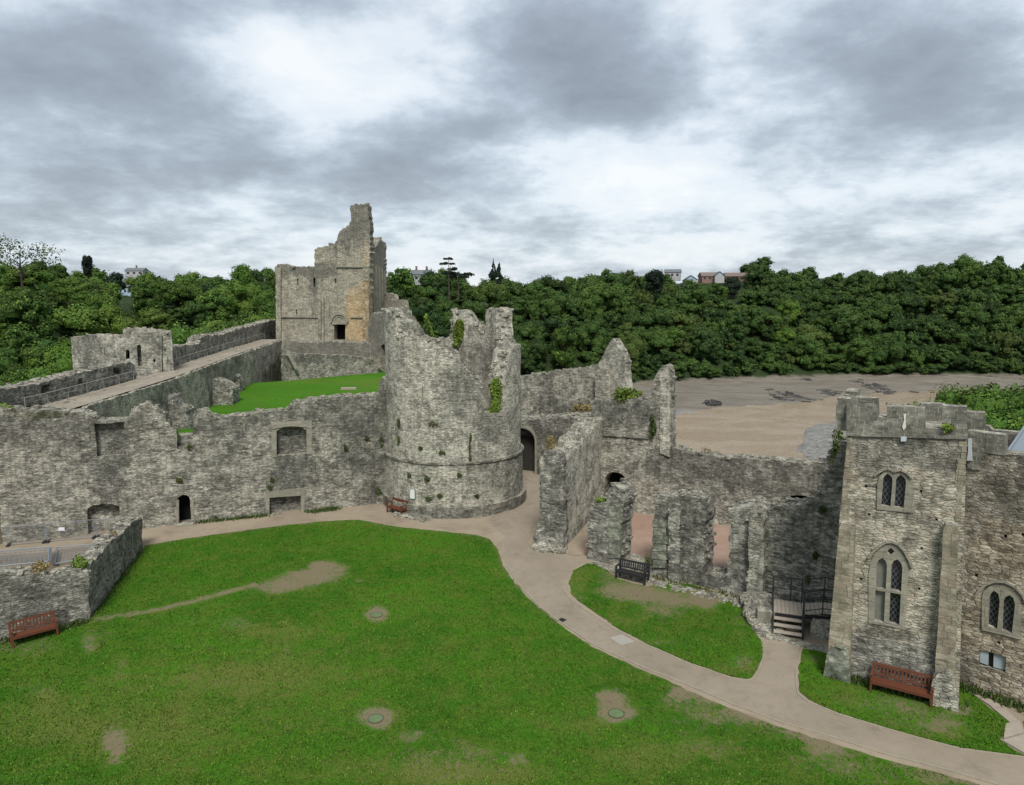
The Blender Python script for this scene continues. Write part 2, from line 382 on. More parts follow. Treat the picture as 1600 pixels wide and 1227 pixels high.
    if caps:
        zmin = min(zs)
        for a, b in tops:
            (s0, z0), (s1, z1) = P2[a], P2[b]
            if abs(s1-s0) < abs(z1-z0)*.5: 
                if capsize > 1.5 or rng.random() > .35*caps: continue
            ms, mz = (s0+s1)/2, (z0+z1)/2
            if mz < zmin+.8: continue
            if inside(outline, ms, mz+.05): continue
            L = math.dist(P2[a], P2[b]); cnt = L*th*5.0*caps; cnt = int(cnt)+(rng.random() < cnt-int(cnt))
            for _ in range(cnt):
                sz = rng.uniform(.10, .30)*capsize; f_ = rng.random(); p = W.pos(s0+(s1-s0)*f_, rng.uniform(.02, th-.02), z0+(z1-z0)*f_+rng.uniform(-.04, .05))
                Rm = Matrix.Rotation(rng.uniform(0, 6.28), 3, 'Z') @ Matrix.Rotation(rng.uniform(-.25, .25), 3, 'X'); k = len(VV)
                dd = (sz*1.25, sz*.85, sz*.55)
                for zz_ in (-1, 1):
                    for xx, yy_ in ((-1, -1), (1, -1), (1, 1), (-1, 1)):
                        qv = Rm @ Vector((xx*dd[0]/2*rng.uniform(.7, 1.1), yy_*dd[1]/2*rng.uniform(.7, 1.1), zz_*dd[2]/2*rng.uniform(.8, 1.1))); VV.append((p[0]+qv[0], p[1]+qv[1], p[2]+qv[2])); ST.append((rng.uniform(.2, .6), 0, 0, 1))
                for qd in ((4, 5, 6, 7), (0, 1, 5, 4), (1, 2, 6, 5), (2, 3, 7, 6), (3, 0, 4, 7)):
                    uo = rng.uniform(0, 9); face([k+i for i in qd], [(uo, uo), (uo+sz, uo), (uo+sz, uo+sz*.5), (uo, uo+sz*.5)])
    me = bpy.data.meshes.new(name); me.from_pydata(VV, [], FF); 
    for x in mats: me.materials.append(x)
    if len(mats) > 1: me.polygons.foreach_set('material_index', MI)
    uvl = me.uv_layers.new(name='UVMap'); uvl.data.foreach_set('uv', np.array(UV, 'f').ravel())
    at = me.color_attributes.new('stain', 'FLOAT_COLOR', 'POINT'); at.data.foreach_set('color', np.array(ST, 'f').ravel())
    me.update()
    o = bpy.data.objects.new(name, me); COL.objects.link(o)
    if parent is not None: o.parent = parent
    return o
def px(W, pts, **k): return [W.pix(*p, **k) for p in pts]
def spx(W, L, far=False):
    """stains given in pixels: (u, v, ru, rv, channel, amount)"""
    o = []
    for (u, v, ru, rv, ch, am) in L:
        a = W.pix(u, v); b = W.pix(u+ru*.5, v); c = W.pix(u-ru*.5, v); d = W.pix(u, v-rv*.5); e = W.pix(u, v+rv*.5)
        o.append((a[0], a[1], max(.15, abs(b[0]-c[0])), max(.15, abs(d[1]-e[1])), ch, am))
    return o
def arch(W, u0, u1, vt, vs_, vb, pointed=False, n=6):
    """opening: springing at vs_, crown at vt, foot at vb"""
    a = W.pix(u0, vb); b = W.pix(u1, vb); sprg = W.pix((u0+u1)/2, vs_)[1]; crown = W.pix((u0+u1)/2, vt)[1]; s0, s1 = sorted((a[0], b[0])); zb = (a[1]+b[1])/2
    pts = [(s0, zb), (s1, zb), (s1, sprg)]
    for i in range(1, n):
        g = math.pi*i/n
        if pointed:
            f_ = i/n; x = s1+(s0-s1)*f_; h_ = 1-abs(2*f_-1)**1.7
        else: x = (s0+s1)/2+(s1-s0)/2*math.cos(g); h_ = math.sin(g)
        pts.append((x, sprg+(crown-sprg)*h_))
    return pts+[(s0, sprg)]
def rect(W, u0, v0, u1, v1):
    a = W.pix(u0, v1); b = W.pix(u1, v1); c = W.pix((u0+u1)/2, v0); s0, s1 = sorted((a[0], b[0])); z0 = (a[1]+b[1])/2; return [(s0, z0), (s1, z0), (s1, c[1]), (s0, c[1])]
def slab(name, W, poly, o0, o1, m, parent=None):
    """a dressed piece standing o0..o1 in front (negative) or behind the face of W, with UVs"""
    mb = MB(); mb.prism(poly, lambda s, z: W.pos(s, o0, z), lambda s, z: W.pos(s, o1, z))
    o = mb.build(name, m, parent); uvbox(o, W); return o
def uvbox(o, W=None):
    me = o.data; n = len(me.loops); co = np.zeros(len(me.vertices)*3); me.vertices.foreach_get('co', co); co = co.reshape(-1, 3)
    uv = np.zeros((n, 2), 'f')
    for p in me.polygons:
        nn = p.normal
        for li in p.loop_indices:
            c = co[me.loops[li].vertex_index]
            if abs(nn.z) > .7: uv[li] = (c[0], c[1])
            else:
                tx, ty = -nn.y, nn.x; k = math.hypot(tx, ty) or 1; uv[li] = ((c[0]*tx+c[1]*ty)/k, c[2])
    l = me.uv_layers.new(name='UVMap'); l.data.foreach_set('uv', uv.ravel())
    at = me.color_attributes.new('stain', 'FLOAT_COLOR', 'POINT'); at.data.foreach_set('color', np.tile([.5, 0, 0, 1], len(me.vertices)))
    return o

# ------------------------------------------------------------------ ground sheets
def sheet(name, poly, z, m, res=.5, rag=.06, attr=None, zf=None, thick=.0, kind='structure'):
    rng = random.Random(len(name)*31); out = resample(poly, min(res, .35), True)
    out = [(x+rng.uniform(-rag, rag), y+rng.uniform(-rag, rag)) for x, y in out]
    V = [Vector(p) for p in out]; n = len(V); E = [(i, (i+1) % n) for i in range(n)]
    xs = [p[0] for p in out]; ys = [p[1] for p in out]
    x = min(xs)
    while x < max(xs):
        y = min(ys)
        while y < max(ys):
            q = (x+rng.uniform(-.2, .2)*res, y+rng.uniform(-.2, .2)*res)
            if inside(out, *q): V.append(Vector(q))
            y += res
        x += res
    r = geometry.delaunay_2d_cdt(V, E, [], 0, 1e-4); P2 = [tuple(v) for v in r[0]]
    F_ = [tuple(f) for f in r[2] if inside(out, sum(P2[i][0] for i in f)/3, sum(P2[i][1] for i in f)/3)]
    zf_ = zf or (lambda x, y: 0)
    VV = [(x, y, z+zf_(x, y)) for x, y in P2]
    if thick:
        k = len(VV); cnt = {}
        for f in F_:
            for a, b in ((f[0], f[1]), (f[1], f[2]), (f[2], f[0])): cnt[(a, b)] = 1
        rim = [(a, b) for (a, b) in cnt if (b, a) not in cnt]; low = {}
        for a, b in rim:
            for i in (a, b):
                if i not in low: VV.append((VV[i][0], VV[i][1], VV[i][2]-thick)); low[i] = len(VV)-1
            F_.append((b, a, low[a], low[b]))
    me = bpy.data.meshes.new(name); me.from_pydata(VV, [], F_); me.materials.append(m)
    if attr:
        a = me.color_attributes.new('dirt', 'FLOAT_COLOR', 'POINT'); a.data.foreach_set('color', np.array([(*attr(v[0], v[1]), 1) for v in VV], 'f').ravel())
    me.update(); o = bpy.data.objects.new(name, me); COL.objects.link(o)
    if kind: o['kind'] = kind
    return o
def grassmat(name, g0, g1, g2, dirtc=(.185, .15, .095), patch=.5):
    m, n, b = mat(name); P = n.add('ShaderNodeNewGeometry').outputs['Position']
    a = n.add('ShaderNodeAttribute', attribute_name='dirt'); s = n.add('ShaderNodeSeparateColor', {0: a.outputs['Color']})
    big = n.noise(P, .13, 5, .62, .6); med = n.noise(P, .9, 7, .72, .4); fin = n.noise(n.vmath('MULTIPLY', P, (1, .7, 1)), 7, 5, .78, .2); vf = n.noise(P, 26, 4, .75)
    m2 = n.noise(n.vmath('ADD', P, (50, 0, 0)), 2.4, 6, .72, .3)
    c = n.mix(n.step(big, .36, .64), g0, g1)
    c = n.mix(n.math('MULTIPLY', n.step(med, .42, .64), .85), c, g2)
    c = n.mix(n.math('MULTIPLY', n.step(m2, .50, .72), .55), c, tuple(x*.50 for x in g0))
    c = n.mix(n.math('MULTIPLY', n.step(fin, .42, .68), .60), c, tuple(x*.38 for x in g0))
    c = n.mix(n.math('MULTIPLY', n.step(vf, .50, .72), .45), c, (g1[0]*2.4, g1[1]*1.45, g1[2]*1.5))
    mv = n.math('SUBTRACT', med, .5); fv = n.math('SUBTRACT', fin, .5); m2v = n.math('SUBTRACT', m2, .5)
    yel = n.step(n.math('ADD', s.outputs[1], n.math('ADD', n.math('MULTIPLY', mv, 1.3), n.math('ADD', n.math('MULTIPLY', m2v, .9), n.math('MULTIPLY', fv, 1.1)))), .12, .95)
    c = n.mix(n.math('MULTIPLY', yel, .9), c, n.mix(vf, (.065, .115, .018), (.17, .16, .045)))
    d = n.math('ADD', s.outputs[0], n.math('ADD', n.math('MULTIPLY', mv, .8), n.math('ADD', n.math('MULTIPLY', m2v, 1.0), n.math('MULTIPLY', fv, 2.2))))
    dm = n.step(d, .22, .95)
    sc = n.math('MULTIPLY', n.step(n.math('ADD', n.noise(n.vmath('ADD', P, (40, 3, 0)), .75, 7, .78), n.math('MULTIPLY', n.math('SUBTRACT', big, .5), .4)), .61, .74), patch)
    dm = n.math('MAXIMUM', dm, n.math('MULTIPLY', sc, .7))
    c = n.mix(n.math('MULTIPLY', dm, .93), c, n.mix(vf, tuple(x*.7 for x in dirtc), tuple(x*1.35 for x in dirtc)))
    n.put(b.inputs['Base Color'], c); n.put(b.inputs['Roughness'], .95); n.put(b.inputs['Specular IOR Level'], .05)
    h = n.math('ADD', n.math('MULTIPLY', fin, 1.0), n.math('MULTIPLY', vf, .8)); h = n.math('ADD', h, n.math('MULTIPLY', med, 1.6))
    n.put(b.inputs['Normal'], n.add('ShaderNodeBump', {'Height': h, 'Distance': .06, 'Strength': .8}).outputs[0])
    return m
def gravelmat(name, c0, c1, big=.3, bump=.015):
    m, n, b = mat(name); P = n.add('ShaderNodeNewGeometry').outputs['Position']
    k = n.noise(P, big, 5, .6, .4); f_ = n.noise(P, 22, 5, .75); g = n.noise(P, 2.2, 6, .7)
    c = n.mix(n.step(k, .35, .65), c0, c1); c = n.mix(n.math('MULTIPLY', n.step(g, .45, .7), .35), c, tuple(x*.7 for x in c0)); c = n.mix(n.math('MULTIPLY', f_, .35), c, tuple(min(1, x*1.5) for x in c1))
    w_ = n.noise(n.vmath('ADD', P, (7, 70, 0)), .7, 7, .72, .5); c = n.mix(n.math('MULTIPLY', n.step(w_, .5, .68), .38), c, tuple(x*.62 for x in c0))
    sp_ = n.noise(P, 60, 2, .7); c = n.mix(n.math('MULTIPLY', n.step(sp_, .58, .7), .35), c, tuple(x*.5 for x in c0))
    c = n.mix(n.math('MULTIPLY', n.step(n.noise(n.vmath('ADD', P, (90, 5, 0)), 1.6, 7, .75), .62, .72), .30), c, (.09, .10, .05))
    n.put(b.inputs['Base Color'], c); n.put(b.inputs['Roughness'], .95); n.put(b.inputs['Specular IOR Level'], .1)
    n.put(b.inputs['Normal'], n.add('ShaderNodeBump', {'Height': n.math('ADD', f_, g), 'Distance': bump, 'Strength': .8}).outputs[0])
    return m
M['grass'] = grassmat('court grass', (.030, .108, .007), (.058, .158, .011), (.090, .138, .018))
M['grass2'] = grassmat('bailey grass', (.042, .145, .010), (.064, .185, .013), (.060, .135, .014), patch=.15)
M['gravel'] = gravelmat('fine gravel', (.215, .176, .128), (.275, .228, .168))
M['path'] = gravelmat('compacted path surface', (.20, .168, .124), (.25, .212, .162), bump=.006)
M['pink'] = gravelmat('pink gravel', (.25, .165, .125), (.30, .21, .16))
M['edging'] = plain('pale edging stone', (.27, .24, .18), .9, var=.3, scale=3)
# ------------------------------------------------------------------ the court: gravel, paths, lawns
def GP(L, z=0.0): return [G(u, v, z) for u, v in L]
lawn_edge = [(228, 853), (280, 844), (350, 834), (450, 821), (510, 815), (560, 813), (620, 824), (690, 831), (740, 836), (765, 843), (778, 860), (786, 885), (805, 912), (824, 934), (872, 975), (925, 1012), (1000, 1047), (1040, 1063), (1075, 1080), (1150, 1112), (1225, 1140), (1300, 1162), (1380, 1188), (1470, 1210), (1559, 1236), (1660, 1262), (1760, 1300)]
path_out = [(760, 815), (790, 838), (786, 846), (788, 866), (792, 884), (806, 908), (824, 929), (846, 951), (872, 970), (925, 1007), (1000, 1041), (1075, 1071), (1150, 1103), (1225, 1131), (1300, 1152), (1380, 1178), (1470, 1201), (1559, 1227), (1660, 1256), (1760, 1290)]
path_in = [(1760, 1226), (1600, 1184), (1499, 1171), (1439, 1155), (1380, 1138), (1311, 1117), (1262, 1097), (1248, 1086), (1244, 1070), (1244, 1045), (1251, 1011), (1199, 1004), (1195, 1022), (1184, 1052), (1178, 1061), (1169, 1064), (1142, 1060), (1075, 1037), (1011, 1009), (962, 985), (910, 951), (888, 934), (881, 922), (882, 908), (892, 892), (912, 878), (860, 862), (832, 856), (824, 846), (832, 822), (846, 790), (848, 748), (838, 741), (818, 741), (820, 760), (800, 785), (775, 803)]
sheet('courtyard_ground', [(-42, 6), (32, 6), (26, 36), (14.4, 43.6), (7.2, 47.6), (6.5, 60), (-11, 60), (-12, 50.5), (-42, 38.5)], 0.0, M['gravel'], res=1.5)
sheet('path', GP(path_out+path_in), .012, M['path'], res=.5, rag=.015)
sheet('hall_floor', GP([(905, 862), (941, 796), (1140, 823), (1250, 842), (1270, 900), (1185, 930), (930, 874)]), .006, M['pink'], res=.8)
def pxs(x, y, z=0): return proj(x, y, z)
DB = [(430, 919, 30, 9, 0, .75), (470, 906, 38, 13, 0, .8), (512, 893, 30, 14, 0, .8), (500, 884, 14, 6, 0, .6), (562, 908, 8, 3, 0, .6), (588, 962, 17, 10, 0, 1.0), (593, 955, 8, 8, 0, .5), (588, 1120, 25, 13, 0, 1.1), (592, 1134, 12, 9, 0, .8), (963, 1116, 28, 14, 0, 1.1), (950, 1090, 20, 12, 0, .75), (960, 1092, 22, 8, 0, .5),
      (180, 1158, 19, 20, 0, .9), (185, 1193, 14, 16, 0, .5), (140, 1006, 12, 18, 0, .6), (172, 992, 16, 10, 0, .3), (365, 975, 28, 9, 0, .5), (425, 985, 60, 14, 1, .5), (187, 1050, 16, 20, 0, .35), (50, 1078, 30, 12, 0, .35), (75, 1095, 20, 20, 1, .6), (340, 1070, 60, 12, 0, .22), (460, 1018, 60, 14, 0, .2), (640, 1152, 18, 8, 0, .6), (660, 1148, 12, 5, 0, .5),
      (700, 1190, 90, 28, 0, .40), (810, 1187, 14, 10, 0, .6), (740, 1215, 120, 18, 1, .7), (1080, 1092, 50, 16, 0, .55), (1060, 1085, 12, 8, 0, .7), (1130, 1120, 60, 14, 0, .38), (1180, 1125, 60, 16, 0, .35), (1290, 1165, 30, 14, 0, .8), (1240, 1150, 40, 8, 0, .5), (1060, 1140, 40, 25, 0, .25), (1120, 1170, 50, 20, 0, .30), (1000, 1180, 80, 25, 1, .4), (1290, 1190, 60, 16, 0, .4),
      (300, 1090, 200, 50, 1, .45), (520, 1020, 160, 40, 1, .3), (150, 1190, 200, 40, 1, .3), (620, 1200, 200, 30, 1, .4), (1120, 1200, 200, 40, 1, .35), (400, 1060, 110, 25, 1, .35), (240, 1150, 110, 40, 1, .4), (640, 1100, 120, 30, 1, .2), (60, 1130, 80, 30, 1, .55), (480, 1130, 90, 14, 0, .15), (1380, 1210, 80, 16, 0, .35), (830, 1050, 120, 30, 1, .12), (900, 1130, 70, 20, 1, .45), (1500, 1222, 60, 8, 0, .6), (20, 1010, 80, 14, 0, .4)]
TRAIL = [(150, 968), (230, 957), (290, 944), (340, 930), (398, 915)]
def segd(p, a, b):
    ax, ay = a; bx, by = b; t_ = max(0, min(1, ((p[0]-ax)*(bx-ax)+(p[1]-ay)*(by-ay))/((bx-ax)**2+(by-ay)**2))); return math.hypot(p[0]-ax-t_*(bx-ax), (p[1]-ay-t_*(by-ay))*1.6)
def lawn_attr(x, y):
    if y < 4: return (0, 0, 0)
    u, v = pxs(x, y); o = [0, 0, 0]
    for (a, b, ra, rb, ch, am) in DB:
        k = ((u-a)/ra)**2+((v-b)/rb)**2
        if k < 5: o[ch] += am*math.exp(-k*k*.5)
    d = min(segd((u, v), a, b) for a, b in zip(TRAIL, TRAIL[1:])); o[0] += .85*math.exp(-(d/6)**4)+.0
    o[1] += .3*math.exp(-(d/14)**2)
    e = min(segd((u, v), a, b) for a, b in zip(lawn_edge, lawn_edge[1:])); o[0] += .42*math.exp(-(e/8)**2)
    o[1] += .25*math.exp(-(e/30)**2) if u > 900 else 0
    return o
main_px = [(223, 861), (200, 886), (166, 923), (143, 962), (136, 974), (70, 988), (0, 1006), (-90, 1030), (-90, 1420), (1760, 1420)]
sheet('main_lawn', GP(lawn_edge+main_px[::-1]), .035, M['grass'], res=.32, rag=.045, attr=lawn_attr, thick=.035)
IB = [(985, 925, 45, 14, 0, .9), (1035, 948, 38, 20, 0, .55), (1107, 930, 22, 22, 0, .85), (1075, 935, 40, 12, 0, .5), (905, 905, 16, 30, 1, .6), (900, 930, 14, 20, 0, .35), (960, 965, 60, 14, 1, .3), (1160, 1035, 18, 12, 0, .5), (1150, 1048, 50, 9, 1, .7), (1060, 985, 100, 25, 1, .25), (1000, 1005, 60, 6, 0, .4), (1160, 960, 14, 30, 0, .3), (950, 900, 18, 12, 0, .5)]
def isl_attr(x, y):
    u, v = pxs(x, y); o = [0, 0, 0]
    for (a, b, ra, rb, ch, am) in IB:
        k = ((u-a)/ra)**2+((v-b)/rb)**2
        if k < 5: o[ch] += am*math.exp(-k*k*.5)
    return o
sheet('side_lawn', GP([(895, 893), (917, 881), (944, 886), (962, 905), (1010, 918), (1037, 913), (1080, 914), (1124, 928), (1156, 938), (1163, 968), (1191, 1004), (1192, 1024), (1181, 1050), (1175, 1059), (1168, 1061), (1142, 1057), (1075, 1034), (1011, 1006), (964, 981), (914, 946), (893, 930), (889, 912)]), .035, M['grass'], res=.28, rag=.04, attr=isl_attr, thick=.035)
RB_ = [(1390, 1100, 70, 12, 0, .5), (1440, 1125, 60, 14, 0, .45), (1330, 1085, 50, 14, 1, .5), (1300, 1050, 30, 14, 1, .5), (1480, 1140, 40, 12, 0, .4), (1500, 1110, 20, 8, 0, .7), (1270, 1030, 10, 8, 0, .6), (1470, 1150, 60, 8, 1, .6)]
def r_attr(x, y):
    u, v = pxs(x, y); o = [0, 0, 0]
    for (a, b, ra, rb, ch, am) in RB_:
        k = ((u-a)/ra)**2+((v-b)/rb)**2
        if k < 5: o[ch] += am*math.exp(-k*k*.5)
    return o
sheet('tower_lawn', GP([(1254, 1014), (1296, 1022), (1340, 1030), (1500, 1070), (1518, 1084), (1549, 1110), (1577, 1130), (1562, 1157), (1575, 1168), (1600, 1181), (1499, 1168), (1439, 1152), (1380, 1135), (1311, 1114), (1264, 1094), (1249, 1080), (1248, 1045)]), .035, M['grass'], res=.28, rag=.04, attr=r_attr, thick=.035)
def edging(name, pxl, wd=.055):
    """kerb of pale edging stones, one strip"""
    P_ = resample(GP(pxl), .45); mb = MB(); rng = random.Random(5)
    for a, b in zip(P_, P_[1:]):
        L = math.dist(a, b); g = math.atan2(b[1]-a[1], b[0]-a[0])
        mb.box(((a[0]+b[0])/2, (a[1]+b[1])/2, .012+rng.uniform(0, .006)), (L*.99, wd*rng.uniform(.8, 1.15), .05), Matrix.Rotation(g, 3, 'Z'))
    o = mb.build(name, M['edging']); o['kind'] = 'structure'; return o
edging('path_edging', path_out[2:])
edging('path_edging', path_in[:10]); edging('path_edging', path_in[11:24]); edging('path_edging', path_in[26:30])
sheet('path_patch', GP([(952, 997), (972, 992), (992, 1003), (972, 1009)]), .017, plain('repaired path patch', (.29, .27, .23), .9, var=.1), res=.4, rag=.01)
# paving slabs beside the tower
mb = MB()
for L in ([(1549, 1107), (1572, 1110), (1590, 1128), (1578, 1131)], [(1571, 1133), (1592, 1128), (1601, 1146), (1568, 1156)], [(1600, 1128), (1640, 1136), (1660, 1170), (1606, 1160)], [(1566, 1159), (1600, 1150), (1640, 1172), (1602, 1180)], [(1519, 1086), (1545, 1094), (1572, 1108), (1549, 1106)]):
    P_ = GP(L); mb.prism(P_, lambda x, y: (x, y, .005), lambda x, y: (x, y, .06))
tag(uvbox(mb.build('stone_slab_paving', plain('worn pale slabs', (.30, .26, .21), .9, scale=3, bump=.02))), kind='structure')

# middle bailey lawn, higher ground behind the curtain wall
def bz(x, y): return 2.8+(y-52)*.05
sheet('upper_lawn', [(-28.0, 49), (-6, 52), (-7.0, 70), (-10, 82), (-16.2, 91.5), (-29, 83.5), (-31, 83)], 0, M['grass2'], res=1.2, zf=bz, attr=lambda x, y: (.18*max(0, noise.noise(Vector((x*.3, y*.3, 5)))), .12+.5*noise.noise(Vector((x*.15, y*.15, 0))), 0))
sheet('upper_path', [(-6, 52), (-4, 60), (-6, 90), (-15, 98), (-17.5, 97), (-16.5, 91), (-10.2, 82), (-7.2, 70)], .02, M['pink'], res=1.5, zf=bz)
mb = MB(); q = G(545, 613, 3.8); mb.box((q[0], q[1], bz(*q)+.1), (1.7, .5, .22), Matrix.Rotation(.1, 3, 'Z'), jit=.03)
tag(mb.build('stone_slab', M['edging']), 'long pale stone slab lying on the upper lawn', 'stone slab')

# ------------------------------------------------------------------ castle walls
# curtain wall along the back of the court
CW = Plane(G(0, 850), G(603, 786))
cw = empty('curtain_wall', CW.pos(CW.L/2, 0, 0), 0, 'long grey ruined curtain wall with fireplaces and a small arched doorway', 'castle wall')
cw_i = Vector(cw.location)
def under(root, o): o.parent = root; o.matrix_parent_inverse = Matrix.Translation(-Vector(root.location)); return o
top = [(-90, 638), (0, 637.5), (40, 640), (82, 641), (118, 645), (133, 649), (148, 651), (151, 656), (195, 656.5), (199, 655), (204, 645), (212, 638), (222, 635), (229, 633), (246, 636), (252, 643), (257, 651), (265, 662), (268, 671), (275.5, 674), (276.5, 690), (277, 704), (300, 704), (301, 680), (302, 659), (306, 650), (313, 645), (323, 641.6), (329, 647), (334, 652), (357, 653.5), (370, 649), (392, 646), (415, 644), (447, 641.6), (461, 631), (480, 626), (502, 622.5), (534, 620), (583, 619), (595, 617), (598, 604), (603, 592), (612, 588)]
base = [(640, 784), (603, 786), (300, 816), (0, 850), (-90, 862)]
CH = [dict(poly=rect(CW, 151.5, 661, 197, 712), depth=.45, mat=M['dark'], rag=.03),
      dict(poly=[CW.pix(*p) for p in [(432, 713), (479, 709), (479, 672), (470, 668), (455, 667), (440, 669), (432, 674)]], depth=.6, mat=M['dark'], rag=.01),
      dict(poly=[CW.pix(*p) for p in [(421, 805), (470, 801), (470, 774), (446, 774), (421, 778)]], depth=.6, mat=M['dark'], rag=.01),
      dict(poly=[CW.pix(*p) for p in [(139, 845), (187, 840), (187, 800), (186, 792), (175, 788), (160, 787), (146, 790), (136, 796)]], depth=.55, mat=M['curtain'], rag=.03),
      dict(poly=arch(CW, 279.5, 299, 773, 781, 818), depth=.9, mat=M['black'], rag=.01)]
CS = spx(CW, [(172, 745, 30, 40, 0, .6), (172, 690, 30, 40, 0, .4), (455, 735, 32, 42, 0, .55), (60, 670, 120, 28, 0, .25), (350, 665, 60, 12, 0, .25), (355, 720, 30, 60, 0, .22), (520, 640, 80, 20, 0, .35), (590, 690, 20, 90, 0, .5), (560, 720, 16, 70, 0, .5), (540, 690, 12, 60, 0, .25), (288, 720, 14, 30, 0, .3),
              (40, 775, 120, 60, 0, -.3), (245, 740, 45, 70, 0, -.4), (320, 790, 50, 30, 0, -.25), (400, 745, 30, 60, 0, -.3), (520, 770, 50, 40, 0, -.2), (250, 800, 40, 30, 0, -.3), (350, 650, 60, 6, 1, .4), (120, 650, 90, 8, 1, .3), (40, 648, 60, 10, 1, .5), (598, 660, 10, 60, 1, .45), (440, 806, 30, 4, 1, .3)])
under(cw, wall('wall', CW, px(CW, top), px(CW, base), 1.3, M['curtain'], CH, stains_and_light=CS))
Wd = M['dressed']
for L in ([(424, 672), (432, 672), (432, 714), (424, 714)], [(479, 670), (487, 669), (487, 709), (479, 710)], [(424, 660), (487, 657), (487, 669), (470, 667), (455, 666), (440, 668), (424, 671)],
          [(415, 778), (421, 778), (421, 806), (415, 806)], [(470, 774), (476, 774), (476, 802), (470, 802)], [(415, 768), (476, 762), (476, 774), (415, 778)]):
    under(cw, slab('fireplace_surround', CW, px(CW, L), -.05, .25, Wd))
for q in range(3):
    a = CW.pix(277, 700-q*7); b = CW.pix(301, 699-q*7)
    under(cw, slab('stair_step', CW, [(a[0], a[1]-.35), (b[0], a[1]-.35), (b[0], a[1]), (a[0], a[1])], .35+.4*q, 1.9+.1*q, M['dark']))
for L in ([(275.5, 782), (279.5, 782), (279.5, 819), (275.5, 819)], [(299, 781), (303, 781), (303, 817), (299, 817)]):
    under(cw, slab('door_jamb', CW, px(CW, L), -.03, .3, Wd))
a = CW.pix(278, 820); b = CW.pix(300, 818); under(cw, slab('threshold', CW, [(a[0]-.1, 0), (b[0]+.1, 0), (b[0]+.1, .1), (a[0]-.1, .1)], -.45, .2, Wd))

# low walls in the left foreground
L1 = Plane(G(0, 1003), G(141, 968)); L2 = Plane(G(142, 966), G(223, 857))
lw = empty('low_wall', L1.pos(L1.L, 0, 0), 0, 'low dark rubble wall round the corner store, running behind the left red bench', 'stone wall')
under(lw, wall('wall_face', L1, px(L1, [(-90, 900), (0, 898), (20, 894), (53, 893), (78, 897), (110, 893), (137, 891)]), px(L1, [(141, 968), (0, 1003), (-90, 1026)]), .75, M['dark'], stains_and_light=spx(L1, [(30, 940, 60, 40, 0, .3), (125, 935, 14, 60, 0, -.5), (130, 960, 16, 40, 0, -.3), (60, 899, 40, 6, 1, .4)]), caps=1.6, rough=.07))
under(lw, wall('wall_return', L2, px(L2, [(136, 892), (150, 872), (168, 852), (196, 828), (210, 813), (222, 810)]), px(L2, [(223, 857), (200, 884), (166, 922), (142, 966)]), .75, M['dark'], stains_and_light=spx(L2, [(170, 905, 50, 60, 0, -.12)]), caps=1.6, rough=.06, rag=.06))

# the round tower in the middle
c0 = np.array(G(711, 811)); r_t = 4.72; cdir = c0/np.linalg.norm(c0); ctr = c0+cdir*(r_t+.42)
T0 = Cyl(ctr, r_t)
rt = empty('round_tower', (ctr[0], ctr[1], 0), 0, 'broad ruined round tower with a broken open top, in the middle of the castle', 'tower')
Bk = math.pi*r_t
tN = px(T0, [(608, 486), (616, 484), (619, 505), (621, 527), (660, 531), (700, 533), (708, 546), (717, 555), (727, 577), (745, 591), (751, 605), (752, 630), (757, 645), (785, 646), (786.5, 592), (793, 575), (799, 546), (806, 541), (813, 540)])
TN = Cyl(ctr, r_t-1.35)
def farpx(L): return [(TN.pix(u, v, far=True)[0]*r_t/(r_t-1.35), TN.pix(u, v, far=True)[1]) for u, v in L]
fL = farpx([(709, 488), (707, 520), (700, 533), (690, 536), (668, 527), (655, 506), (641, 485), (620, 482), (609, 485)])
fR = px(T0, [(813, 540), (803, 535), (801, 505), (800.5, 483), (779, 483), (778, 505), (777, 524), (765, 518), (757, 507), (748, 500), (742, 490), (736, 484)], far=True)
zb = T0.pix(711, 484, far=True)[1]
top = [(-Bk, zb)]+[(s if s < 0 else -Bk+.1*i, z) for i, (s, z) in enumerate(fL)]+tN+[(s, z) for s, z in fR]+[(Bk, zb)]
# keep the outline moving one way round
fix = [top[0]]
for s, z in top[1:]: fix.append((max(s, fix[-1][0]+.04), z))
top = [(s*Bk/fix[-1][0] if s > 0 else s, z) for s, z in fix]
TS = spx(T0, [(740, 640, 40, 50, 0, .35), (700, 600, 40, 60, 0, .2), (765, 665, 18, 24, 0, .55), (650, 580, 30, 90, 0, -.5), (660, 690, 60, 40, 0, -.45), (720, 690, 50, 30, 0, -.3), (760, 690, 30, 20, 0, .2), (800, 620, 14, 120, 0, -.5), (700, 545, 20, 20, 0, -.2), (640, 545, 40, 12, 2, .2), (650, 555, 10, 14, 1, .5), (622, 680, 6, 40, 1, .5), (630, 540, 14, 10, 1, .35), (676, 662, 12, 8, 1, .55), (734, 712, 4, 26, 1, .7), (660, 632, 20, 10, 2, .25)])  # tall pale spot on the right flank paints its brighter light into the stone
TS += [(s, z, 2.5, 2.0, 0, .35) for s, z in [(Bk*.8, 9.5), (-Bk*.8, 9.5)]]  # darker patches on the back of the shell
body = wall('tower_wall', T0, top, [(Bk, 3.4), (-Bk, 3.4)], 1.35, M['tower'], [dict(poly=rect(T0, 659.4, 605, 661, 634), depth=.5, mat=M['black'], res=.5), dict(poly=rect(T0, 733.4, 690, 734.8, 716), depth=.4, mat=M['black'], res=.5)], stains_and_light=TS, res=.45, rough=.05, rag=.09, caps=1.6, capsize=1.15)
under(rt, body)
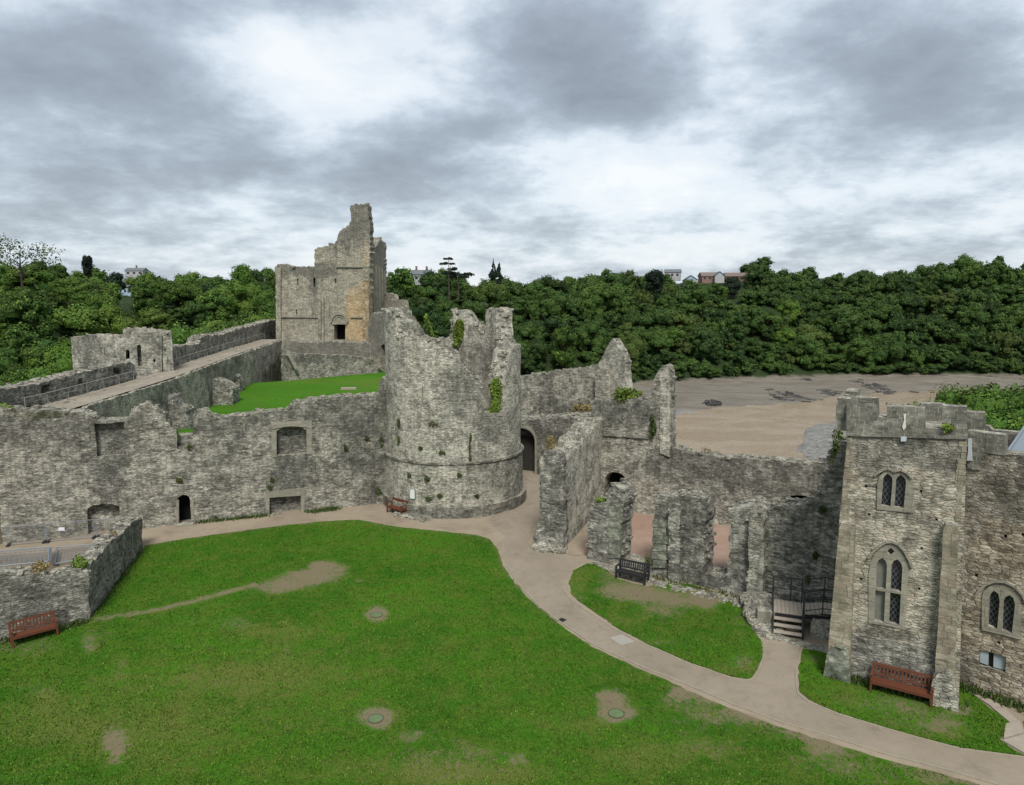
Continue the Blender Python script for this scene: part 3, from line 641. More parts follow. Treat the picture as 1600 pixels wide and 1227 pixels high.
T1 = Cyl(ctr, r_t+.16); under(rt, wall('battered_base', T1, [(-Bk, 3.55), (Bk, 3.55)], [(Bk, .5), (-Bk, .5)], .5, M['tower'], stains_and_light=spx(T1, [(770, 735, 60, 16, 0, .5), (800, 750, 30, 30, 0, .3), (660, 745, 60, 30, 0, -.3), (720, 780, 60, 14, 0, -.2), (670, 780, 14, 6, 1, .6), (690, 776, 14, 6, 1, .6), (730, 735, 4, 16, 1, .7)]), rag=0, caps=0, rough=.04))
T2 = Cyl(ctr, r_t+.42); under(rt, wall('plinth', T2, [(-Bk, .75), (Bk, .72)], [(Bk, 0), (-Bk, 0)], .5, M['curtain'], rag=.02, caps=.3, rough=.04, stains_and_light=[(2, .3, 5, 1, 0, .3)]))
T3 = Cyl(ctr, r_t+.25); under(rt, wall('string_course', T3, [(-Bk, 3.66), (Bk, 3.66)], [(Bk, 3.53), (-Bk, 3.53)], .4, M['curtain'], rag=0, caps=0, rough=.02, bury=0))
mb = MB(); mb.tube((ctr[0], ctr[1], 5.6), (ctr[0], ctr[1], 6.0), 3.4, n=24); under(rt, uvbox(mb.build('tower_floor', M['dirt'])))
a = T0.pix(752, 628); 
mb = MB(); mb.prism(arch(T0, 749, 762, 606, 612, 645), lambda s, z: T0.pos(s+.2, 2.3, z), lambda s, z: T0.pos(s+.2, 2.6, z)); under(rt, uvbox(mb.build('dark_recess_slab', M['black'])))  # solid black slab paints the dark of the recess beside the window gap
under(rt, slab('window_sill', T0, [(T0.pix(758, 650)[0], T0.pix(758, 650)[1]), (T0.pix(785, 650)[0], T0.pix(785, 650)[1]), (T0.pix(785, 645)[0], T0.pix(785, 645)[1]), (T0.pix(758, 645)[0], T0.pix(758, 645)[1])], -.08, 1.2, Wd))

# gate passage between round tower and hall
GW = Plane(G(800, 737), G(852, 743))
gw = empty('gatehouse_wall', GW.pos(0, 0, 0), 0, 'dark gateway wall with a round arch, half hidden behind the round tower', 'castle wall')
gp = arch(GW, 798, 836, 669, 688, 745, n=10)
under(gw, wall('wall', GW, px(GW, [(770, 660), (816, 657), (850, 655), (880, 655), (930, 652), (945, 650)]), px(GW, [(945, 757), (852, 743), (770, 733)]), 3.2, M['dark'], [dict(poly=gp, depth=1.0, mat=M['dark'])], stains_and_light=spx(GW, [(865, 690, 40, 40, 0, .9), (840, 720, 20, 50, 0, .5)]), caps=.9))
gi = GW.pix(836, 741); ro = []
ar1 = arch(GW, 798, 836, 669, 688, 745, n=14); ar2 = arch(GW, 795, 839, 665, 688, 745, n=14)
for i in range(2, len(ar1)-1):
    under(gw, slab('arch_ring', GW, [ar1[i], ar1[i+1], ar2[i+1], ar2[i]], -.06, .35, Wd)) if i == 2 else None
mb = MB()
for i in range(1, len(ar1)-1): mb.prism([ar1[i], ar1[i+1], ar2[i+1], ar2[i]], lambda s, z: GW.pos(s, -.08, z), lambda s, z: GW.pos(s, .4, z))
under(gw, uvbox(mb.build('arch_ring', Wd)))
M['oldwood'] = plain('old grey-brown timber', (.035, .03, .025), .85, var=.4, scale=4, bump=.02)
mb = MB(); s0 = GW.pix(800, 741)[0]; s1 = GW.pix(835, 741)[0]
for i in range(9):
    a = s0+(s1-s0)*i/9; b = s0+(s1-s0)*(i+1)/9-.02; mb.prism([(a, 0), (b, 0), (b, 2.9), (a, 2.9)], lambda s, z: GW.pos(s, .85, z), lambda s, z: GW.pos(s, .93, z))
under(gw, uvbox(mb.build('gate_door', M['oldwood'])))
UW = Plane(AT(800, 600, 61.5)[:2], AT(934, 600, 60.5)[:2])
uw = empty('upper_hall_wall', UW.pos(0, 0, 0), 0, 'high grey wall joining the round tower to the pointed gable', 'castle wall')
under(uw, wall('wall', UW, px(UW, [(790, 592), (816, 588.5), (865, 582), (900, 577), (928, 573), (936, 571)]), px(UW, [(936, 690), (800, 690)]), 1.2, M['curtain'], stains_and_light=spx(UW, [(855, 620, 10, 50, 0, .7), (905, 640, 40, 14, 0, .4), (880, 600, 30, 20, 0, -.3), (860, 643, 60, 8, 1, .3)]), caps=1.2))
GB = Plane(AT(931, 600, 60.6)[:2], AT(980, 600, 57.6)[:2])
gb = empty('gable_wall', GB.pos(0, 0, 0), 0, 'tall pointed ruined gable with broken stepped sides', 'gable')
under(gb, wall('gable', GB, px(GB, [(930, 575), (936, 565), (946, 547), (952, 537), (957.8, 528.6), (964, 538), (969.5, 547), (974, 556), (977.5, 566), (975.5, 580), (978.6, 599), (980.5, 615)]), px(GB, [(981, 660), (930, 690)]), .75, M['tower'], stains_and_light=spx(GB, [(955, 590, 20, 50, 0, -.3), (970, 570, 8, 30, 0, .3)]), caps=.8, rag=.06))
under(gb, wall('buttress', Plane(AT(929, 600, 59.9)[:2], AT(947, 600, 58.9)[:2]), px(Plane(AT(929, 600, 59.9)[:2], AT(947, 600, 58.9)[:2]), [(930, 580), (938, 576), (946, 578)]), px(Plane(AT(929, 600, 59.9)[:2], AT(947, 600, 58.9)[:2]), [(947, 670), (929, 670)]), .9, M['tower'], caps=.5))

# river wall with the hall's end block
RW = Plane(G(940, 793), G(1140, 822))
rw = empty('river_wall', RW.pos(6, 0, 0), 0, 'long dark wall above the river, with a dark arched doorway and a tall thin broken pinnacle', 'castle wall')
RH = [dict(poly=arch(RW, 944, 978, 737.5, 753, 796, n=10), depth=1.1, mat=M['black'], rag=.02), dict(poly=px(RW, [(1234, 780), (1260, 781), (1262, 776), (1252, 774), (1236, 775)]), depth=.7, mat=M['black'], rag=.02)]
RS = spx(RW, [(960, 650, 40, 20, 0, .3), (1000, 640, 40, 16, 0, .3), (975, 690, 40, 24, 0, -.5), (1150, 735, 150, 28, 0, .7), (1080, 720, 60, 16, 0, .4), (1230, 730, 100, 30, 0, .5), (1000, 770, 30, 30, 0, -.3), (1060, 790, 60, 20, 0, -.35), (1120, 800, 60, 16, 0, -.35), (1038, 630, 7, 60, 0, -.7), (1026, 690, 7, 14, 1, .6), (1018, 640, 8, 12, 1, .4)])
under(rw, wall('wall', RW, px(RW, [(923, 626), (935, 624), (956, 627), (982, 624), (1005, 621), (1018, 619), (1021, 600), (1022, 589), (1030, 579), (1039, 572), (1044, 575), (1047, 590), (1047, 640), (1048, 701), (1075, 708), (1105, 713), (1150, 717), (1193, 720), (1250, 723), (1278, 724), (1292, 722), (1300, 705), (1312, 690), (1335, 686)]), px(RW, [(1335, 860), (1140, 822), (922, 790)]), 1.3, M['curtain'], RH, stains_and_light=RS, caps=1.5))
RW2 = Plane(RW.pos(RW.pix(1022, 700)[0], -.09, 0)[:2], RW.pos(RW.pix(1047, 700)[0], -.09, 0)[:2])
under(rw, wall('pinnacle_face', RW2, px(RW2, [(1031, 584), (1038, 576), (1044, 580), (1046, 592)]), px(RW2, [(1047, 706), (1031, 700)]), .3, M['tower'], caps=0, rag=.04, stains_and_light=spx(RW2, [(1039, 640, 20, 80, 0, -.8)])))
RW3 = Plane(RW.pos(RW.pix(948, 760)[0], -.12, 0)[:2], RW.pos(RW.pix(1018, 760)[0], -.12, 0)[:2])
under(rw, wall('ledge_band', RW3, px(RW3, [(943, 676), (1012, 681)]), px(RW3, [(1012, 686), (943, 681)]), .3, M['curtain'], caps=0, rag=.02, bury=0))
NB = Plane(RW.pos(0.2, 0, 0)[:2], RW.pos(0.2, 7, 0)[:2]); 
# wedge wall running back from the path to the hall
WW = Plane(G(881, 858), G(942, 790))
ww = empty('passage_wall', WW.pos(0, .7, 0), 0, 'tall wedge-shaped wall with a rough broken end, right of the gateway path', 'castle wall')
under(ww, wall('wall', WW, px(WW, [(883, 722), (892, 708), (905, 697), (916, 682), (927, 669), (938, 656), (944, 652)]), px(WW, [(944, 788), (881, 858)]), 1.5, M['tower'], stains_and_light=spx(WW, [(915, 730, 60, 60, 0, -.5), (930, 740, 14, 4, 0, .6), (905, 765, 30, 4, 0, .7), (905, 705, 20, 8, 0, .4), (925, 690, 20, 18, 0, .3), (900, 840, 50, 14, 0, .4)]), caps=1.8, rag=.08, rough=.05))  # first spot puts the side face's brighter light into the stone colour
ee = np.array(WW.pos(0, 1.5, 0)[:2]); E0 = Plane(ee-WW.n*0, WW.pos(0, 0, 0)[:2]); E0 = Plane(np.array(E0.A)-WW.t*.35, np.array(WW.pos(0, 0, 0)[:2])-WW.t*.35)
under(ww, wall('broken_end', E0, px(E0, [(853, 712), (862, 708), (872, 710), (882, 722)]), px(E0, [(884, 858), (860, 862), (834, 855)]), .5, M['dark'], stains_and_light=spx(E0, [(860, 790, 40, 90, 0, .15), (850, 850, 30, 14, 0, -.5)]), caps=1.0, rag=.14, rough=.18, capsize=1.3))
under(ww, wall('footing_course', Plane(np.array(E0.A)-WW.t*.3-E0.t*.2, E0.pos(1.5, 0, 0)[:2]-WW.t*.3) if False else Plane(G(832, 857), G(884, 862)), [(0, .3), (.8, .45), (1.7, .35), (1.85, .1)], [(1.85, 0), (0, 0)], .6, M['tower'], caps=1.5, rag=.08, rough=.1))

# ruined window wall in front of the hall
FW = Plane(G(920, 874), G(1185, 938))
fw = empty('hall_window_wall', FW.pos(3, 0, 0), 0, 'ruined hall front with two tall window gaps between broken stone piers', 'castle wall')
FS = spx(FW, [(940, 830, 20, 60, 0, -.2), (1065, 850, 26, 60, 0, .25), (1085, 900, 60, 14, 0, .4), (1160, 850, 20, 60, 0, .15), (1060, 800, 40, 24, 0, .35), (1240, 850, 50, 50, 0, .05), (1250, 900, 40, 30, 0, -.25), (1215, 830, 20, 40, 0, -.15), (1290, 790, 20, 50, 0, .05), (1230, 800, 40, 14, 0, .2), (936, 789, 12, 5, 1, .7), (1013, 872, 6, 12, 1, .6), (960, 800, 8, 10, 1, .3)])  # negative spots paint the wall lighter where the square tower shades it
under(fw, wall('wall', FW, px(FW, [(919, 790), (921, 786), (935, 786), (947, 785), (950, 766), (954, 760), (961, 758), (970, 766), (974, 783), (972, 805), (968, 830), (970, 850), (968, 876), (992, 882), (1017, 887), (1020, 862), (1023, 840), (1022, 815), (1025, 795), (1027, 776), (1050, 775), (1080, 777), (1102, 779), (1103, 806), (1098, 830), (1100, 860), (1098, 898), (1118, 900), (1138, 898), (1136, 880), (1141, 862), (1139, 840), (1141, 820), (1138, 810), (1141, 797), (1150, 793), (1193, 795), (1230, 794), (1266, 788), (1280, 764), (1295, 735), (1305, 712), (1318, 694), (1334, 690)]), px(FW, [(1334, 976), (1185, 938), (918, 874)]), 1.35, M['dark'], stains_and_light=FS, caps=1.7, rag=.09, capsize=1.1, rough=.06))
def fwslab(nm, L, o0, m): return under(fw, slab(nm, FW, px(FW, L), o0, .5, m))
for q in range(6):
    v = 812+q*12.5
    fwslab('dressed_jamb', [(1021+(q % 2), v), (1048-(q % 2)*6, v+1), (1048-(q % 2)*6, v+12.1), (1020+(q % 2), v+11.1)], -.10-.012*(q % 3), M['greendressed'])
for q in range(5):
    v = 792+q*16
    fwslab('dressed_jamb', [(951+(q % 2)*2, v), (970, v), (969, v+15.6), (950+(q % 2)*2, v+15.2)], -.07-.012*(q % 2), M['greendressed'])
P3 = Plane(FW.pos(FW.pix(1169, 930)[0], -.38, 0)[:2], FW.pos(FW.pix(1193, 930)[0], -.38, 0)[:2])
under(fw, wall('pilaster', P3, px(P3, [(1172, 802), (1180, 800), (1194, 801)]), px(P3, [(1190, 945), (1166, 940)]), .5, M['tower'], stains_and_light=[(.3, 2, 1, 3, 0, -.3)], caps=1.2, rag=.09, rough=.12))
P4 = Plane(FW.pos(FW.pix(1050, 900)[0], -.3, 0)[:2], FW.pos(FW.pix(1062, 900)[0], -.3, 0)[:2])
under(fw, wall('pilaster', P4, px(P4, [(1046, 800), (1053, 786), (1062, 790)]), px(P4, [(1061, 916), (1043, 912)]), .4, M['dark'], caps=.9, rag=.07, rough=.1))

# right-hand chapel tower
RT = Plane(G(1290, 1048), G(1499, 1101))
tw = empty('square_tower', RT.pos(2, 0, 0), 0, 'square stone tower with battlements and a traceried lower window, on the right', 'tower')
def shift(W, d): return Plane(W.A+W.n*d, W.A+W.n*d+W.t*W.L)
w1o = arch(RT, 1374.5, 1416.5, 737, 744, 795.5); w2o = [RT.pix(*p) for p in [(1363, 976), (1411, 980), (1413, 890), (1411, 874), (1402, 860), (1391, 853), (1380, 858), (1370, 870), (1366, 885)]]
holesRT = [dict(poly=[RT.pix(*p) for p in [(1375, 793), (1415, 796), (1418, 752), (1415, 741), (1406, 736), (1397, 740), (1386, 735), (1378, 742), (1376, 752)]], depth=.32, mat=M['black']), dict(poly=w2o, depth=.32, mat=M['black'])]
for (u, v) in ((1353, 760), (1358, 804), (1440, 857), (1439, 768), (1345, 905), (1436, 920), (1463, 812)): holesRT.append(dict(poly=rect(RT, u-2, v-2, u+2, v+2), depth=.2, mat=M['black']))
SS = spx(RT, [(1365, 700, 44, 30, 0, .7), (1470, 700, 44, 28, 0, .65), (1420, 715, 60, 14, 0, .5), (1395, 1020, 70, 22, 0, 1.0), (1400, 1000, 60, 12, 0, .5), (1450, 1010, 14, 20, 1, .6), (1338, 1005, 10, 12, 1, .5), (1400, 820, 70, 60, 0, -.5), (1440, 900, 40, 80, 0, -.5), (1340, 850, 20, 60, 0, -.3), (1340, 1035, 40, 10, 0, -.3)])
under(tw, wall('tower_wall', RT, px(RT, [(1324, 678), (1400, 680), (1511, 684)]), px(RT, [(1499, 1103), (1390, 1076), (1290, 1048)]), 4.3, M['warm'], holesRT, stains_and_light=SS, caps=0, rag=0, rough=.035, res=.28))
RP = shift(RT, .05)
under(tw, wall('battlement', RP, px(RP, [(1322, 640), (1326, 626), (1336, 621), (1371, 622), (1372, 652), (1385, 654), (1386, 634.5), (1445, 638), (1446, 669), (1471, 671), (1473, 633), (1511, 636)]), px(RP, [(1512, 684), (1323, 679)]), .5, M['mortared'], caps=.12, rag=.015, rough=.03, bury=0))
RPb = shift(RT, -3.6)
under(tw, wall('rear_battlement', RPb, px(RPb, [(1347, 630), (1372, 632), (1373, 650), (1400, 652), (1401, 634), (1425, 636), (1426, 655), (1438, 656), (1439, 630), (1476, 632), (1478, 640), (1540, 645)]), px(RPb, [(1540, 690), (1347, 672)]), .5, M['mortared'], caps=.12, rag=.015, rough=.03, bury=0))
a = RT.pos(RT.pix(1324, 678)[0], .3, 0); b = RT.pos(RT.pix(1324, 678)[0], 3.8, 0); SP = Plane(a[:2], b[:2]); zt = RT.pix(1324, 676)[1]
under(tw, wall('side_battlement', SP, [(0, zt+1.2), (1.1, zt+1.2), (1.12, zt+.5), (2.3, zt+.5), (2.32, zt+1.2), (3.5, zt+1.2)], [(3.5, zt), (0, zt)], .45, M['mortared'], caps=.3, rag=.02, rough=.02, bury=0))
st_z = RT.pix(1400, 678)[1]
sl = [RT.pix(*p) for p in [(1322, 676), (1511, 681), (1511, 686), (1322, 681)]]; under(tw, slab('string_course', RT, sl, -.075, .3, M['mortared']))
# pale mortared patch with a lead spout below the middle merlon
under(tw, slab('repair_patch', RT, px(RT, [(1394, 684), (1427, 686), (1425, 692), (1424, 694), (1403, 694), (1402, 688), (1395, 688)]), -.02, .2, M['mortared']))
M['lead'] = plain('pale lead', (.42, .46, .48), .5, var=.15); M['cream'] = plain('cream lime mortar', (.58, .56, .46), .9, var=.2, scale=5)
mb = MB(); mb.prism(px(RT, [(1412, 647), (1416, 646), (1415, 655), (1416, 667), (1412, 672), (1410, 666), (1413, 656)]), lambda s, z: RT.pos(s, -.09, z), lambda s, z: RT.pos(s, .0, z)); under(tw, mb.build('mortar_streak', M['cream']))
mb = MB(); mb.prism(px(RT, [(1408, 689), (1416, 689), (1417, 683), (1412, 681), (1408, 683)]), lambda s, z: RT.pos(s, -.13, z), lambda s, z: RT.pos(s, .0, z)); under(tw, mb.build('lead_spout', M['lead']))
# buttresses
def buttress(name, W, u0, u1, vt, vb0, vb1, o, th, mt, splay=True):
    o0 = W.pix(u0[0], vt)[0]; p = [(u0[0], vt+6), (u0[0]+3, vt-2), (u1[0], vt), (u1[0], vt+8)]
    B = shift(W, o); return wall(name, B, px(B, p), px(B, [(u1[1], vb1), (u0[1], vb0)]), th, mt, caps=.15, rag=.015, rough=.02)
b1 = buttress('buttress', RT, (1311, 1290), (1335, 1328), 820, 1052, 1062, .42, .6, M['ashlar']); under(tw, b1)
b2 = buttress('buttress', RT, (1474, 1458), (1497, 1492), 822, 1108, 1112, .42, .6, M['ashlar']); under(tw, b2)
Bf = shift(RT, .62); under(tw, wall('buttress_foot', Bf, px(Bf, [(1458, 1062), (1466, 1052), (1484, 1050), (1492, 1058)]), px(Bf, [(1500, 1114), (1449, 1103)]), .7, M['tower'], caps=.3, rag=.03, rough=.05))
Bf = shift(RT, .55); under(tw, wall('buttress_foot', Bf, px(Bf, [(1292, 1022), (1300, 1012), (1322, 1016), (1326, 1024)]), px(Bf, [(1330, 1062), (1285, 1052)]), .7, M['greendressed'], caps=.3, rag=.03, rough=.05))
Bf = shift(RT, .10); under(tw, wall('plinth', Bf, px(Bf, [(1322, 988), (1400, 1002), (1470, 1015)]), px(Bf, [(1462, 1095), (1322, 1058)]), .3, M['dark'], stains_and_light=spx(Bf, [(1345, 1045, 30, 12, 0, -.4)]), caps=.4, rag=.03, rough=.04))
# quoins up the corners
mbq = MB(); rq = random.Random(2)
for (uA, vA, uB, vB, sgn) in ((1324, 684, 1313, 815, 1), (1511, 690, 1499, 815, -1)):
    for i in range(14):
        f_ = i/14; u = uA+(uB-uA)*f_; v = vA+(vB-vA)*f_; h = (vB-vA)/14-.5; wd = rq.choice((8, 13))*sgn
        mbq.prism(px(RT, [(u, v), (u+wd, v+wd*.06), (u+wd-.8*sgn, v+h+wd*.06), (u-.8*sgn, v+h)]), lambda s, z: RT.pos(s, -.022, z), lambda s, z: RT.pos(s, .1, z))
under(tw, uvbox(mbq.build('quoins', M['ashlar'])))
# leaded glass
gm, gn, gbs = mat('leaded glass'); guv = gn.add('ShaderNodeSeparateXYZ', {0: gn.add('ShaderNodeUVMap', uv_map='UVMap').outputs[0]})
def lat(e): 
    k = gn.math('FRACT', gn.math('DIVIDE', e, .15)); return gn.math('LESS_THAN', gn.math('ABSOLUTE', gn.math('SUBTRACT', k, .5)), .07)
lines = gn.math('MAXIMUM', lat(gn.math('ADD', guv.outputs[0], gn.math('MULTIPLY', guv.outputs[1], .62))), lat(gn.math('SUBTRACT', guv.outputs[0], gn.math('MULTIPLY', guv.outputs[1], .62))))
gn.put(gbs.inputs['Base Color'], gn.mix(lines, (.012, .014, .018), (.09, .09, .10))); gn.put(gbs.inputs['Roughness'], gn.math('ADD', .12, gn.math('MULTIPLY', lines, .5))); gn.put(gbs.inputs['Specular IOR Level'], .5)
M['glass'] = gm
M['clearglass'] = plain('dusty pale window glass', (.30, .36, .38), .15, var=.3, scale=2)
M['greyglass'] = plain('grey reflecting glass', (.16, .16, .14), .15, var=.5, scale=2)
def window(root, W, outer, lights, panes, nm='window'):
    e = empty(nm, W.pos(*[(outer[0][0]), 0, outer[0][1]])); under(root, e)
    e.matrix_parent_inverse = Matrix.Translation(-Vector(root.location))
    Wf = shift(W, .045)
    fr = wall('window_frame', Wf, outer['top'] if isinstance(outer, dict) else outer, [], .2, Wd) if False else None
    return e
def stone_window(root, W, top_, bot_, lights, gmats, glass_off=.17):
    e = empty('window', W.pos(px(W, top_)[0][0], 0, px(W, bot_)[0][1])); under(root, e); Wf = shift(W, .045)
    f_ = wall('window_frame', Wf, px(Wf, top_), px(Wf, bot_), .24, Wd, [dict(poly=px(Wf, L), res=.09) for L in lights], res=.2, rag=0, rough=.004, caps=0, bury=0)
    under(e, f_)
    for L, gm_ in zip(lights, gmats):
        P_ = px(W, L); cx = sum(p[0] for p in P_)/len(P_); cz = sum(p[1] for p in P_)/len(P_)
        P_ = [(cx+(s-cx)*1.06, cz+(z-cz)*1.03) for s, z in P_]; under(e, slab('pane', W, P_, glass_off-.03, glass_off, gm_))
    return e
Lg, Cg = M['glass'], M['greyglass']
e1 = stone_window(tw, RT, [(1371, 756), (1374, 745), (1380, 738), (1387, 735), (1393, 737), (1397, 740), (1402, 738), (1408, 737), (1415, 741), (1421, 748), (1428, 758)], [(1428, 802), (1400, 799), (1370, 796)],
    [[(1376.5, 790), (1391.5, 792), (1394.5, 752), (1394, 746), (1391, 743), (1387, 740), (1383, 743), (1380, 748)], [(1397.5, 792.5), (1412, 794), (1415.5, 755), (1415, 749), (1411, 745), (1407.5, 742), (1403, 745), (1400, 750)]], [Lg, Lg])
e2 = stone_window(tw, RT, [(1357, 900), (1360, 880), (1367, 866), (1376, 857), (1385, 851), (1393, 850), (1402, 854), (1410, 863), (1417, 876), (1420, 892)], [(1414, 984), (1386, 978), (1357, 974)],
    [[(1366, 970), (1381, 973), (1383.5, 925), (1368, 922)], [(1368.5, 919), (1384, 921.5), (1386, 885), (1384, 877), (1379, 872), (1373, 875), (1370, 882)], [(1389, 974), (1405, 977.5), (1407.5, 929), (1391, 926)], [(1391.5, 922), (1408, 925), (1410, 888), (1408, 880), (1402, 874), (1396, 877), (1393, 884)], [(1385, 862), (1391, 868), (1398, 862), (1392, 856)]], [Cg, Cg, Lg, Lg, Lg])
def hood(root, W, L, wd=2.6):
    mb = MB(); P_ = px(W, L)
    for a, b in zip(P_, P_[1:]):
        d = Vector((b[0]-a[0], b[1]-a[1])); n_ = Vector((-d.y, d.x)).normalized()*.075
        if n_.y < 0 and abs(n_.y) > .02: n_ = -n_
        mb.prism([a, b, (b[0]+n_.x, b[1]+n_.y), (a[0]+n_.x, a[1]+n_.y)], lambda s, z: W.pos(s, -.13, z), lambda s, z: W.pos(s, .05, z))
    under(root, uvbox(mb.build('hood_mould', M['dressed'])))
hood(tw, RT, [(1368, 744), (1372, 740), (1380, 735.5), (1387, 733), (1393, 735), (1397, 738), (1402, 736), (1408, 735), (1416, 739), (1424, 747)])
hood(tw, RT, [(1358, 872), (1366, 862), (1375, 854), (1385, 848), (1393, 847), (1403, 851), (1412, 861), (1420, 876), (1424, 886)])

# building at the right edge
RB = Plane(G(1496, 1068), G(1600, 1102))
rb = empty('chapel_building', RB.pos(1, 0, 0), 0, 'brown sandstone building at the right edge, set back beside the square tower', 'building')
RBh = [dict(poly=px(RB, [(1540, 985), (1586, 997), (1590, 940), (1586, 930), (1570, 918), (1553, 917), (1545, 926), (1542, 940)]), depth=.3, mat=M['black']), dict(poly=px(RB, [(1529, 1040), (1571, 1051), (1572, 1026), (1530, 1016)]), depth=.22, mat=M['oldwood'])]
for (u, v) in ((1571, 838), (1598, 836), (1525, 900), (1560, 1005)): RBh.append(dict(poly=rect(RB, u-2.5, v-2.5, u+2.5, v+2.5), depth=.2, mat=M['black']))
under(rb, wall('wall', RB, px(RB, [(1492, 700), (1512, 702), (1571, 709), (1600, 714), (1720, 738)]), px(RB, [(1720, 1142), (1600, 1106), (1492, 1067)]), .9, M['brownwall'], RBh, stains_and_light=spx(RB, [(1560, 750, 60, 40, 0, .8), (1590, 780, 40, 40, 0, .4), (1520, 800, 14, 60, 0, .5), (1560, 860, 60, 40, 0, -.3), (1570, 1002, 40, 10, 2, .35), (1510, 1050, 20, 30, 0, .4), (1505, 900, 8, 200, 0, .4)]), caps=.3, rag=.03, rough=.07, res=.3))
RBp = shift(RB, .03)
under(rb, wall('battlement', RBp, px(RBp, [(1512, 673), (1543, 677), (1570, 680)]), px(RBp, [(1571, 712), (1512, 704)]), .5, M['mortared'], caps=.2, rag=.01, rough=.02, bury=.0))
under(rb, slab('pale_stone_patch', RB, px(RB, [(1513, 684), (1533, 687), (1532, 735), (1520, 734), (1512, 730)]), -.05, .1, M['mortared']))
mb = MB(); mb.prism(px(RB, [(1514, 685), (1519, 685), (1519, 700), (1520, 719), (1512, 719), (1514, 705)]), lambda s, z: RB.pos(s, -.14, z), lambda s, z: RB.pos(s, -.03, z)); under(rb, mb.build('lead_downspout', M['lead']))
RBq = shift(RB, -5.0)
under(rb, wall('rear_parapet', RBq, px(RBq, [(1530, 664), (1545, 666), (1550, 672), (1640, 680), (1740, 690)]), px(RBq, [(1740, 720), (1530, 700)]), .4, M['mortared'], caps=0, rag=.01, bury=0))
zr = RB.pix(1590, 712)[1]; a = RB.pos(RB.pix(1566, 712)[0], .9, 0); b = RB.pos(RB.pix(1566, 712)[0]+3, .9, 0); c_ = RB.pos(RB.pix(1566, 712)[0]+3, 4.6, 0); d = RB.pos(RB.pix(1566, 712)[0], 4.6, 0)
M['roofmetal'] = plain('grey lead roof sheet', (.20, .23, .26), .4, metal=.2, var=.15)
mb = MB(); mb.quad([(a[0], a[1], zr-.1), (b[0], b[1], zr-.1), (c_[0], c_[1], zr+.5), (d[0], d[1], zr+.5)])
for i in range(6):
    f_ = i/5; p = Vector(a)*(1-f_)+Vector(b)*f_; q = Vector(d)*(1-f_)+Vector(c_)*f_; mb.tube((p.x, p.y, zr-.06), (q.x, q.y, zr+.54), .045, n=6)
under(rb, mb.build('roof', M['roofmetal']))
stone_window(rb, RB, [(1534, 940), (1536, 926), (1545, 917), (1555, 913), (1570, 914), (1583, 921), (1594, 933), (1597, 946)], [(1594, 1000), (1566, 992), (1534, 985)],
    [[(1543, 978), (1558, 983), (1562, 940), (1560, 928), (1553, 923), (1547, 929), (1545, 938)], [(1565, 985), (1581, 990), (1586, 945), (1583, 934), (1577, 930), (1570, 934), (1567, 942)]], [Lg, Lg])
hood(rb, RB, [(1527, 932), (1532, 923), (1542, 914), (1555, 909), (1571, 910), (1586, 917), (1598, 930), (1602, 940)])
ws = empty('window', RB.pos(RB.pix(1529, 1040)[0], 0, RB.pix(1529, 1040)[1])); under(rb, ws)
for L in ([(1530, 1037), (1543, 1041), (1544, 1021), (1531, 1018)], [(1551, 1044), (1569, 1049), (1570, 1028), (1552, 1023)]): under(ws, slab('pane', RB, px(RB, L), .10, .14, M['clearglass']))

# ------------------------------------------------------------------ the great keep and the walls behind
KD = 100.0
KA, KB = AT(431.5, 534, KD+.5), AT(577, 534, KD-.5); KP = Plane(KA[:2], KB[:2])
kp = empty('great_keep', KP.pos(7, 6, 8), 0, 'tall ruined great keep with one jagged high corner, highest building of the castle', 'keep')
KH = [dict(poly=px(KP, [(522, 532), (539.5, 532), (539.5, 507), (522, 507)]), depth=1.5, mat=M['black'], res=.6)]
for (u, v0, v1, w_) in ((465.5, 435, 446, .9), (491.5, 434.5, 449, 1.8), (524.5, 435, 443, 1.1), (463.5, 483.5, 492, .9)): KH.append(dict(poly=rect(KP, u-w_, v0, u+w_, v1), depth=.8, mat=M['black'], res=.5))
KS = spx(KP, [(480, 424, 70, 9, 0, .6), (490, 460, 7, 40, 0, .55), (505, 425, 20, 10, 0, .4), (470, 450, 10, 60, 0, -.3), (560, 400, 40, 30, 0, -.2), (535, 395, 12, 20, 0, .3), (557, 340, 24, 40, 0, .35), (550, 370, 30, 20, 0, .25), (560, 480, 17, 30, 2, .8), (556, 515, 24, 30, 2, .9), (545, 460, 8, 20, 2, .3), (572, 430, 8, 60, 2, .45), (440, 460, 8, 90, 2, .25), (500, 500, 8, 40, 2, .3), (545, 440, 30, 24, 0, -.5), (480, 515, 40, 20, 0, -.4), (470, 470, 40, 30, 0, -.3), (437, 510, 5, 20, 1, .5)])
KT = [(431, 422), (433, 414), (444, 414), (452, 418), (470, 419), (491, 418.5), (492, 389), (500, 387), (512, 386), (520, 381), (527, 374), (531, 363), (538, 358), (546, 352), (549, 340), (547, 328), (548, 321), (560, 319.5), (574, 320), (576, 332), (577.5, 352), (578, 362)]
under(kp, wall('keep_front', KP, px(KP, KT), px(KP, [(577.5, 533), (431.5, 533)]), 1.8, M['keep'], KH, stains_and_light=KS, rag=.16, caps=.25, capsize=2.2, res=.7, rough=.06))
kc = AT(577, 533, KD-.5); kd = np.array([kc.x, kc.y]); ke = kd+np.array([-3.2, 31.0]); KR = Plane(kd, ke)
if KR.n[0] < 0: KR.n = -KR.n
KRT = [(577.6, 361), (582, 368), (587.5, 378), (589, 386), (591, 384), (594, 381), (598.5, 382.5)]
